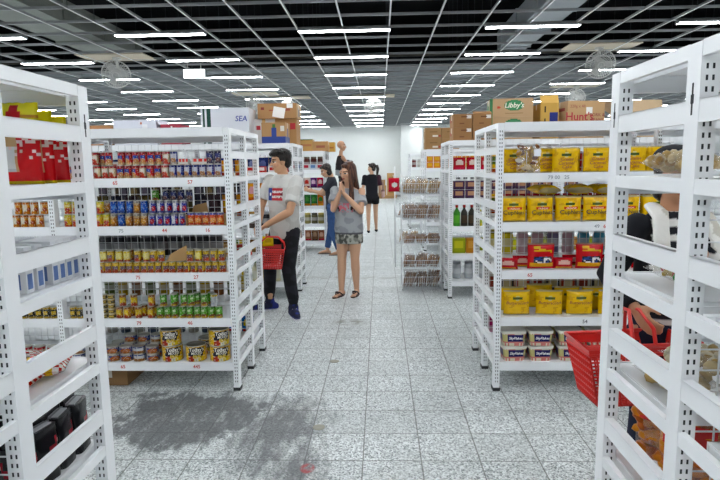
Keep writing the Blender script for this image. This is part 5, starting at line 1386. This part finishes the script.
# ---- shopping basket
def basket(name, loc, rot, label, handle_up=True, s=1.0):
    W2, D2, w2, d2, h = .15*s, .21*s, .12*s, .175*s, .235*s
    o = empty(name, loc); o.rotation_euler = rot; tag(o, label, 'basket', 'red shopping baskets')
    RM = C_('redpl', lambda: plain('red_basket_plastic', 'D3221C', .35, bump=(40, .03), coat=.2))
    mb = MB(); t = .0042
    def P_(side, a, z):
        k = z/h
        W, Dd = w2+(W2-w2)*k, d2+(D2-d2)*k
        return {'f': V(a*W, -Dd, z), 'b': V(a*W, Dd, z), 'l': V(-W, a*Dd, z), 'r': V(W, a*Dd, z)}[side]
    def slat(p, q, r):
        mb.tube([p, q], r, 6, cap=True)
    for sd, n in (('f', 12), ('b', 12), ('l', 16), ('r', 16)):
        for i in range(n+1):
            a = -1+2*i/n; slat(P_(sd, a, 0), P_(sd, a, h*.84), t)
        for z in [h*k/8 for k in range(0, 8)]: slat(P_(sd, -1, z), P_(sd, 1, z), t*1.0)
        # solid collar
        q = [P_(sd, -1, h*.82), P_(sd, 1, h*.82), P_(sd, 1, h), P_(sd, -1, h)]
        ctr = V(0, 0, h*.9); q2 = [p+(ctr-p)*.025 for p in q]
        mb.add(q+q2, [(0, 1, 2, 3), (7, 6, 5, 4), (0, 4, 5, 1), (2, 6, 7, 3), (1, 5, 6, 2), (0, 3, 7, 4)])
    for i in range(14):
        a = -1+2*i/13; slat(V(a*w2, -d2, 0), V(a*w2, d2, 0), t)
    for i in range(12):
        a = -1+2*i/11; slat(V(-w2, a*d2, 0), V(w2, a*d2, 0), t)
    mb.build('basket_body', RM, o)
    mb = MB(); c = [V(-W2, -D2, h), V(W2, -D2, h), V(W2, D2, h), V(-W2, D2, h), V(-W2, -D2, h)]; mb.tube(c, .009*s, 8); mb.build('rim', RM, o, True)
    for k in (-1, 1):
        mb = MB(); y = .02*k
        if handle_up: pts = [V(-W2, y*2, h), V(-W2*.92, y*2, h+.06*s), V(-W2*.45, y, h+.125*s), V(W2*.45, y, h+.125*s), V(W2*.92, y*2, h+.06*s), V(W2, y*2, h)]
        else: pts = [V(-W2, .03*k, h), V(-W2*.95, D2*.6*k, h+.01), V(-W2*.8, D2*.95*k, h+.012), V(W2*.8, D2*.95*k, h+.012), V(W2*.95, D2*.6*k, h+.01), V(W2, .03*k, h)]
        mb.tube(pts, .008*s, 8, round_ends=True); mb.build('handle', RM, o, True)
    return o
basket('shopping_basket', (-1.085, 5.46, .545), (0, Rd(3), Rd(8)), 'red plastic shopping basket hanging from the arm of the man in grey', True, .82)
# yellow pack in the man's reach
packet(.11, .05, .10, 'E8D21E', 'C9B01A', 'F0E04A', -1.12, 5.48, .745, .3, 'yellow pack in the basket of the man in grey', 'under his hands', 'snack bag', name='snack_bag')

# ---- woman in the grey top ----------------------------------------------------
def woman():
    P = empty('person', (-.37, 6.52, 0), Rd(172)); tag(P, 'woman with long brown hair, hands clasped at her mouth, loose grey top and flip-flops', 'person')
    lh, rh = V(-.075, 0, .82), V(.075, 0, .82)
    lk, rk = V(-.07, .025, .45), V(.085, .03, .45)
    la, ra = V(-.075, -.03, .08), V(.095, .04, .08)
    ls, rs = V(-.16, -.0, 1.235), V(.16, .0, 1.235)
    le, re = V(-.165, .12, 1.005), V(.155, .13, 1.03)
    lw, rw = V(.02, .17, 1.215), V(.065, .17, 1.225)
    HM = frame(Rd(-34), Rd(-8), Rd(-3), V(.0, .02, 1.445))
    mb = MB()
    torso(mb, [((0, 0, .74), .13, .095), ((0, 0, .82), .155, .105), ((0, 0, .95), .115, .08), ((0, .01, 1.1), .125, .09), ((0, .0, 1.2), .14, .085), ((0, -.005, 1.255), .11, .06), ((0, 0, 1.29), .055, .05)])
    mb.ball((-.06, .07, 1.11), (.055, .045, .05)); mb.ball((.06, .07, 1.11), (.055, .045, .05))
    limb(mb, [V(0, -.005, 1.26), V(0, .008, 1.34), V(0, .015, 1.41)], [.052, .043, .046])
    head(mb, HM, .96, female=True)
    for s_, e_, w_ in ((ls, le, lw), (rs, re, rw)):
        P1, R1 = dense([s_, e_], [.043, .034]); limb(mb, P1, R1)
        P1, R1 = dense([e_, e_.lerp(w_, .3), w_], [.034, .035, .023]); limb(mb, P1, R1)
    hand(mb, lw, V(.12, .05, 1), V(1, -.15, 0), V(0, -.9, .3), .35, .88)
    hand(mb, rw, V(-.05, .05, 1), V(-1, -.15, 0), V(0, -.9, .3), .3, .88)
    for h_, k_, a_ in ((lh, lk, la), (rh, rk, ra)):
        P1, R1 = dense([h_, h_.lerp(k_, .35), k_, k_.lerp(a_, .3), a_], [.088, .08, .052, .053, .032]); limb(mb, P1, R1)
    tl, tr_ = V(.1, .98, 0), V(.35, .93, 0)
    foot(mb, la+V(0, 0, .012), tl, .93); foot(mb, ra+V(0, 0, .012), tr_, .93)
    solid('body', mb, .0055, face_col(HM, .96, 'CFA284', 'B8655C', '4A3426'), SKIN, P)
    mb = MB()
    torso(mb, [((0, .0, .735), .165, .118), ((0, .0, .80), .172, .125), ((0, 0, .93), .162, .122), ((0, .01, 1.1), .165, .13), ((0, .0, 1.19), .165, .108), ((.01, -.005, 1.25), .125, .078), ((.02, 0, 1.27), .095, .068)], 28)
    mb.ball((-.06, .085, 1.1), (.06, .05, .055)); mb.ball((.06, .085, 1.1), (.06, .05, .055))
    m_ = rs.lerp(re, .62); P1, R1 = dense([rs+V(-.01, 0, .0), m_], [.058, .074]); mb.tube(P1, R1, 14); mb.ball(tuple(rs), .06)
    m_ = ls.lerp(le, .62); P1, R1 = dense([ls+V(.01, 0, -.045), m_], [.05, .075]); mb.tube(P1, R1, 14)
    G, G2, Pk = H('A3A6AA'), H('8F9297'), H('D9707E')
    def top(p):
        if p.y > .06 and 1.0 < p.z < 1.10 and abs(p.x) < .09:
            if noise.noise(Vector((p.x*34, p.z*26, 2.))) > -.05: return Pk
        if p.z < .76: return H('5A5A60')
        return G if noise.noise(p*14) > -.1 else G2
    solid('loose_top', mb, .008, top, CLOTH, P, 3)
    mb = MB()
    torso(mb, [((0, .0, .625), .165, .112), ((0, 0, .70), .168, .12), ((0, 0, .82), .15, .112)], 26)
    solid('skirt', mb, .008, lambda p: H('A8A89E') if noise.noise(p*26) > .08 else (H('4A4A46') if noise.noise(p*20+V(3, 1, 2)) > .0 else H('7E7E76')), CLOTH, P, 2)
    for a_, d_ in ((la, tl), (ra, tr_)):
        sl = sole('flip_flop', a_, d_, ink('3A211A'), P, .04, .25, .014, .0, .065)
        d = d_.normalized(); sd = V(-d.y, d.x, 0); b0 = V(a_.x, a_.y, 0)
        mb = MB(); tip = b0+d*.13+V(0, 0, .036)
        for s_ in (-1, 1): mb.tube([b0+d*.03+sd*s_*.04+V(0, 0, .016), b0+d*.08+sd*s_*.026+V(0, 0, .058), tip], .0075, 6, round_ends=True)
        mb.ball(tuple(b0+d*.1+V(0, 0, .062)), (.022, .018, .01)); mb.build('strap', ink('2A1814'), sl, True)
    # long hair
    mb = MB()
    def hb(c, r): mb.ball(c, r, 16, 10, M=HM)
    hb((0, -.026, .045), (.08, .095, .085)); hb((0, -.05, -.03), (.074, .06, .09)); hb((.0, .03, .088), (.055, .05, .026))
    rs_ = random.Random(9)
    for i in range(60):
        a = PI*(.12+.0)+ (2*PI-PI*.74)*i/59+PI*.25
        a = PI*.5+(.30+1.40*i/59)*PI        # leaves the face side open
        r0 = V(.072*math.cos(a), .082*math.sin(a)-.02, .03)
        top_ = HM @ V(r0.x*.55, r0.y*.55-.01, .118); mid = HM @ r0
        L = rs_.uniform(.9, 1.08); bx = .115*math.cos(a); by = -.06+.05*math.sin(a)
        if abs(a-PI*.5) < 1.55 or abs(a-2.5*PI) < 1.55:
            pass
        W3 = Matrix.Rotation(Rd(-34), 3, 'Z')
        e1 = mid+V(0, 0, -.1)+(W3 @ V(math.cos(a)*.015, math.sin(a)*.01, 0)); e2 = V(e1.x*1.12+.0, min(e1.y, .06)+.02*math.sin(a)+.03, 1.20); e2.x += .012*math.sin(i*1.7); e3 = V(e2.x*1.04+rs_.uniform(-.018, .018), e2.y+.03, 1.24-.22*L)
        back = math.sin(a) < .2
        if back: e2.y = min(e2.y, -.07); e3.y = min(e3.y, -.10)
        else: e2.y = max(e2.y, .08); e3.y = max(e3.y, .118)
        mb.tube([top_, mid, e1, e2, e3], [.012, .016, .016, .014, .005], 7, round_ends=True)
    solid('hair', mb, .006, lambda p: H('3A2218') if noise.noise(V(p.x*60, p.y*60, p.z*6)) > -.05 else H('5E3A28'), HAIR, P, 1)
woman()
# ---- simpler standing figures ------------------------------------------------
def figure(loc, rz, label, Ht, skin, J, top, bottom, hairc, hair, voxel=.008, female=False, head_yaw=0, head_pitch=0, toes=None, shoes=None, topcol='1B1B24', botcol='16161A', sleeve=.5, leglen=.45, cat='person', topz=None, skirtz=None):
    k = Ht/1.7
    P = empty('person', loc, rz); tag(P, label, cat)
    g = dict(lh=V(-.085, 0, .88), rh=V(.085, 0, .88), lk=V(-.09, .02, .48), rk=V(.09, .02, .48), la=V(-.095, -.02, .085), ra=V(.095, -.02, .085),
             ls=V(-.17, 0, 1.36), rs=V(.17, 0, 1.36), le=V(-.22, -.02, 1.08), re=V(.22, -.02, 1.08), lw=V(-.22, .08, .84), rw=V(.22, .08, .84), head=V(0, .02, 1.57))
    g.update(J); g = {a: b_*k for a, b_ in g.items()}
    HM = frame(head_yaw, head_pitch, 0, g['head']); s = k*.98
    mb = MB()
    f_ = .92 if female else 1
    torso(mb, [((0, 0, .82*k), .13*k, .09*k), ((0, 0, .9*k), .155*k, .105*k), ((0, 0, 1.05*k), .125*k*f_, .085*k), ((0, .005*k, 1.2*k), .145*k*f_, .095*k), ((0, 0, 1.31*k), .16*k*f_, .09*k), ((0, 0, 1.38*k), .12*k, .07*k), ((0, 0, 1.42*k), .06*k, .055*k)])
    limb(mb, [V(0, 0, 1.38*k), V(0, .008*k, 1.46*k), g['head']+V(0, -.005, -.04)*k], [.056*k, .048*k, .05*k])
    head(mb, HM, s, female=female)
    for a in 'lr':
        P1, R1 = dense([g[a+'s'], g[a+'e']], [.048*k*f_, .038*k*f_]); limb(mb, P1, R1)
        P1, R1 = dense([g[a+'e'], g[a+'w']], [.038*k*f_, .026*k*f_]); limb(mb, P1, R1)
        d = (g[a+'w']-g[a+'e']).normalized(); sx = -1 if a == 'l' else 1
        hand(mb, g[a+'w'], d, V(-sx, .2, -.1), V(0, .9, .4), .4, k*.95)
        P1, R1 = dense([g[a+'h'], g[a+'k'], g[a+'k'].lerp(g[a+'a'], .3), g[a+'a']], [.085*k, .055*k, .054*k, .034*k]); limb(mb, P1, R1)
        foot(mb, g[a+'a'], (toes or V(0, 1, 0)), k*.95)
    solid('body', mb, voxel, face_col(HM, s, skin), SKIN, P)
    tz = (topz or .84)*k
    mb = MB()
    torso(mb, [((0, 0, tz), .168*k, .118*k), ((0, 0, tz+.12*k), .158*k*f_, .112*k), ((0, .005*k, 1.2*k), .165*k*f_, .115*k), ((0, 0, 1.31*k), .172*k*f_, .105*k), ((0, 0, 1.39*k), .13*k, .08*k), ((0, 0, 1.425*k), .072*k, .065*k)], 24)
    for a in 'lr':
        m_ = g[a+'s'].lerp(g[a+'e'], min(1, sleeve*1.5)) if sleeve <= .67 else g[a+'e']
        pts = [g[a+'s'], m_] + ([g[a+'e'].lerp(g[a+'w'], .92)] if sleeve > .9 else [])
        P1, R1 = dense(pts, [.062*k, .06*k, .045*k][:len(pts)]); mb.tube(P1, R1, 12); mb.ball(tuple(g[a+'s']+V(0, 0, -.004)), .064*k)
    tc = topcol if callable(topcol) else (lambda p, c=H(topcol): c if noise.noise(p*14) > -.1 else lerp(c, (0, 0, 0), .12))
    solid(top, mb, voxel, tc, CLOTH, P, 2)
    mb = MB()
    torso(mb, [((0, 0, .80*k), .15*k, .105*k), ((0, 0, .9*k), .162*k, .115*k), ((0, 0, 1.0*k), .14*k, .1*k)], 22)
    for a in 'lr':
        if leglen < .7:
            e = g[a+'h'].lerp(g[a+'k'], leglen); P1, R1 = dense([g[a+'h'], e], [.1*k, .094*k]); mb.tube(P1, R1, 14)
        else:
            P1, R1 = dense([g[a+'h'], g[a+'k'], g[a+'a']+V(0, 0, .03)], [.098*k, .07*k, .055*k]); mb.tube(P1, R1, 14)
    bc = H(botcol)
    solid(bottom, mb, voxel, lambda p: bc if noise.noise(p*16) > -.15 else lerp(bc, (0, 0, 0), .15), CLOTH, P, 2)
    if shoes:
        for a in 'lr':
            mb = MB(); foot(mb, g[a+'a'], (toes or V(0, 1, 0)), k*1.0, False, .006); 
            mb.v = [(x, y, min(z, .055) if z < .12 else .05) for x, y, z in mb.v]
            solid('shoe', mb, voxel, H(shoes), CLOTH, P, 1)
    else:
        for a in 'lr': sole('flip_flop', g[a+'a'], (toes or V(0, 1, 0)), ink('3A2A22'), P, .042*k, .25*k, .012, 0, .065)
    if hair:
        mb = MB(); hair(mb, HM, g, k); c = H(hairc)
        solid('hair', mb, min(voxel, .007), lambda p: c if noise.noise(p*40) > -.1 else lerp(c, (1, .8, .7), .06), HAIR, P, 1)
    return P, HM, g
def hair_short(mb, HM, g, k):
    mb.ball((0, -.03*k, .05*k), (.08*k, .094*k, .084*k), 16, 10, M=HM); mb.ball((0, -.058*k, -.005*k), (.07*k, .05*k, .07*k), 14, 8, M=HM); mb.ball((0, .04*k, .09*k), (.06*k, .05*k, .03*k), 12, 8, M=HM)
def hair_tail(mb, HM, g, k):
    hair_short(mb, HM, g, k)
    mb.tube([HM @ V(0, -.1*k, .05*k), HM @ V(.0, -.15*k, .06*k), HM @ V(.0, -.17*k, -.02*k), HM @ V(0, -.15*k, -.14*k), HM @ V(0, -.13*k, -.2*k)], [.026, .034, .036, .026, .008], 10, round_ends=True)
def hair_bob(mb, HM, g, k):
    hair_short(mb, HM, g, k); mb.ball((0, -.045*k, -.05*k), (.078*k, .058*k, .075*k), 14, 8, M=HM)
    for s in (-1, 1): mb.ball((s*.066*k, -.022*k, -.03*k), (.018*k, .036*k, .07*k), 12, 8, M=HM)
# woman in black walking away
P, HM, g = figure((-.19, 12.78, 0), Rd(6), 'woman in black T-shirt and shorts walking away, black ponytail, bag on her arm', 1.58, 'C39A7E', dict(le=V(-.215, -.03, 1.1), lw=V(-.17, .12, .93), re=V(.215, .0, 1.08), rw=V(.2, .13, .95), la=V(-.1, -.08, .085), ra=V(.11, .12, .085), rk=V(.095, .1, .48)),
    'tshirt', 'shorts', '17120F', hair_tail, .009, True, Rd(58), 0, None, '15151A', lambda p: H('17171E') if p.x < .13 else H('3A1E2A'), '121216', .5, .42)
o = link('handbag', bag_mesh(.2, .2, .08, lambda u, v: H('C9A8A0') if v < .75 else H('8A6A66'), 95), None, (.065, 12.9, .78), (0, 0, Rd(80))); tag(o, 'dusty pink handbag on the arm of the woman in black', 'handbag')
mb = MB(); mb.tube([(-.06, 0, .18), (-.05, 0, .34), (0, 0, .4), (.05, 0, .34), (.06, 0, .18)], .008, 8, round_ends=True); mb.build('handle', ink('8A6A66'), o, True)
# woman reaching to the far rack
figure((-.83, 9.6, 0), Rd(96), 'dark haired woman in navy shirt and jeans reaching to the far left rack', 1.6, 'C79C7E', dict(le=V(-.2, .2, 1.15), lw=V(-.12, .42, 1.2), re=V(.2, .14, 1.1), rw=V(.12, .34, 1.16), la=V(-.1, -.1, .085), ra=V(.12, .1, .085), head=V(0, .1, 1.53)),
    'shirt', 'jeans', '1A1412', hair_bob, .009, True, Rd(10), Rd(-22), None, None, '2E3038', '34507E', .5, 1.0)
# father with the child on his shoulders
P, HM, g = figure((-.62, 10.05, 0), Rd(-62), 'black haired man in dark grey shirt behind the girl, a child on his shoulders', 1.66, 'B98C6C', dict(le=V(-.2, .12, 1.2), lw=V(-.1, .14, 1.38), re=V(.2, .12, 1.2), rw=V(.1, .14, 1.38), head=V(0, .07, 1.54)),
    'shirt', 'shorts', '14110F', hair_short, .009, False, 0, 0, None, None, '33363C', '4A4C52', .5, .8)
def child():
    P = empty('person', (-.695, 10.01, 1.36), Rd(-62)); tag(P, 'bald small child in black tank top and grey shorts riding on the father', 'person')
    HM = frame(Rd(-20), 0, 0, V(0, .02, .51)); mb = MB()
    torso(mb, [((0, -.02, .02), .075, .065), ((0, -.02, .1), .078, .066), ((0, -.01, .2), .078, .062), ((0, 0, .3), .08, .055), ((0, 0, .35), .05, .04)])
    limb(mb, [V(0, 0, .34), V(0, .01, .42)], [.036, .034]); head(mb, HM, .8)
    for s in (-1, 1):
        limb(mb, [V(s*.09, 0, .32), V(s*.13, .06, .21), V(s*.07, .17, .14)], [.03, .026, .02]); hand(mb, V(s*.07, .17, .14), V(-s*.3, .8, -.5), V(-s, 0, -.2), V(0, .4, .9), .5, .55)
        limb(mb, [V(s*.07, -.01, .05), V(s*.135, .14, .04), V(s*.12, .17, -.17)], [.055, .042, .028]); mb.tube([V(s*.12, .16, -.18), V(s*.12, .23, -.21)], [.026, .018], 10, round_ends=True)
    solid('body', mb, .008, face_col(HM, .8, 'BB8E70'), SKIN, P)
    mb = MB(); torso(mb, [((0, -.02, .08), .09, .078), ((0, -.015, .2), .088, .073), ((0, 0, .3), .08, .064), ((0, 0, .34), .06, .05)])
    solid('tank_top', mb, .008, H('2A2426'), CLOTH, P, 2)
    mb = MB(); torso(mb, [((0, -.02, .0), .085, .08), ((0, -.02, .1), .088, .078)])
    for s in (-1, 1): mb.tube([V(s*.06, -.02, .05), V(s*.125, .12, .045)], [.068, .06], 12)
    solid('shorts', mb, .008, H('9A9EA2'), CLOTH, P, 2)
    mb = MB(); mb.box((-.1, -.1, .02), (-.02, -.094, .07)); mb.build('cloth_patch', ink('6E7276'), P) if 0 else None
child()
# shopper behind the right foreground rack
P, HM, g = figure((1.22, 2.40, 0), Rd(196), 'woman in black cap, dark cardigan and striped top behind right foreground rack', 1.58, 'B98666', dict(rs=V(.17, 0, 1.36), re=V(.27, -.04, 1.14), rw=V(.30, .17, 1.03), le=V(-.2, .1, 1.14), lw=V(.06, .24, 1.27)),
    'cardigan', 'trousers', '15110F', hair_bob, .008, True, Rd(-14), Rd(-8), None, '1A1A20', lambda p: H('15161C') if abs(p.x) > .13 or p.y < .03 else ((H('E4E2DE') if int(p.z*34) % 2 else H('1A1B22'))), '1C2238', 1.0, 1.0, topz=.72)
mb = MB(); mb.ball((0, -.02, .075), (.086, .1, .062), 18, 10, M=HM); mb.ball((0, .085, .062), (.062, .06, .012), 16, 8, M=HM); solid('cap', mb, .006, H('15151A'), CLOTH, P, 2)
mb = MB()
for s in (-1, 1):
    for q in range(4):
        o_ = .017*(q-1.5); mb.tube([V(s*.03+s*o_*.3, -.075, 1.33), V(s*(.075+o_), -.02, 1.352-abs(o_)*.3), V(s*(.112+o_), .07, 1.315-o_*.3), V(s*(.138+o_), .118, 1.2), V(s*(.142+o_*1.1), .128, 1.0-.02*q)], [.011, .0125, .0125, .012, .010], 8, round_ends=True)
mb.v = [(x, y, z) for x, y, z in mb.v]
solid('scarf', mb, .007, lambda p: H('E4E2DC') if noise.noise(p*18) > -.25 else H('C4BFB4'), CLOTH, P, 2)
basket('shopping_basket', (.99, 2.16, .61), (Rd(-3), Rd(6), Rd(88)), 'red plastic shopping basket held by the woman in the cap', True, .97)
finish_labels()
w = bpy.data.worlds.new('world'); SC.world = w; w.use_nodes = True
w.node_tree.nodes['Background'].inputs['Color'].default_value = (.02, .02, .025, 1)
vs = SC.view_settings
vs.view_transform = 'Standard'; vs.look = 'None'; vs.gamma = 1; vs.use_curve_mapping = False; vs.exposure = 1.85
SC.cycles.max_bounces = 8; SC.cycles.diffuse_bounces = 5; SC.cycles.transparent_max_bounces = 16
SC.cycles.sample_clamp_indirect = 6; SC.cycles.use_denoising = True
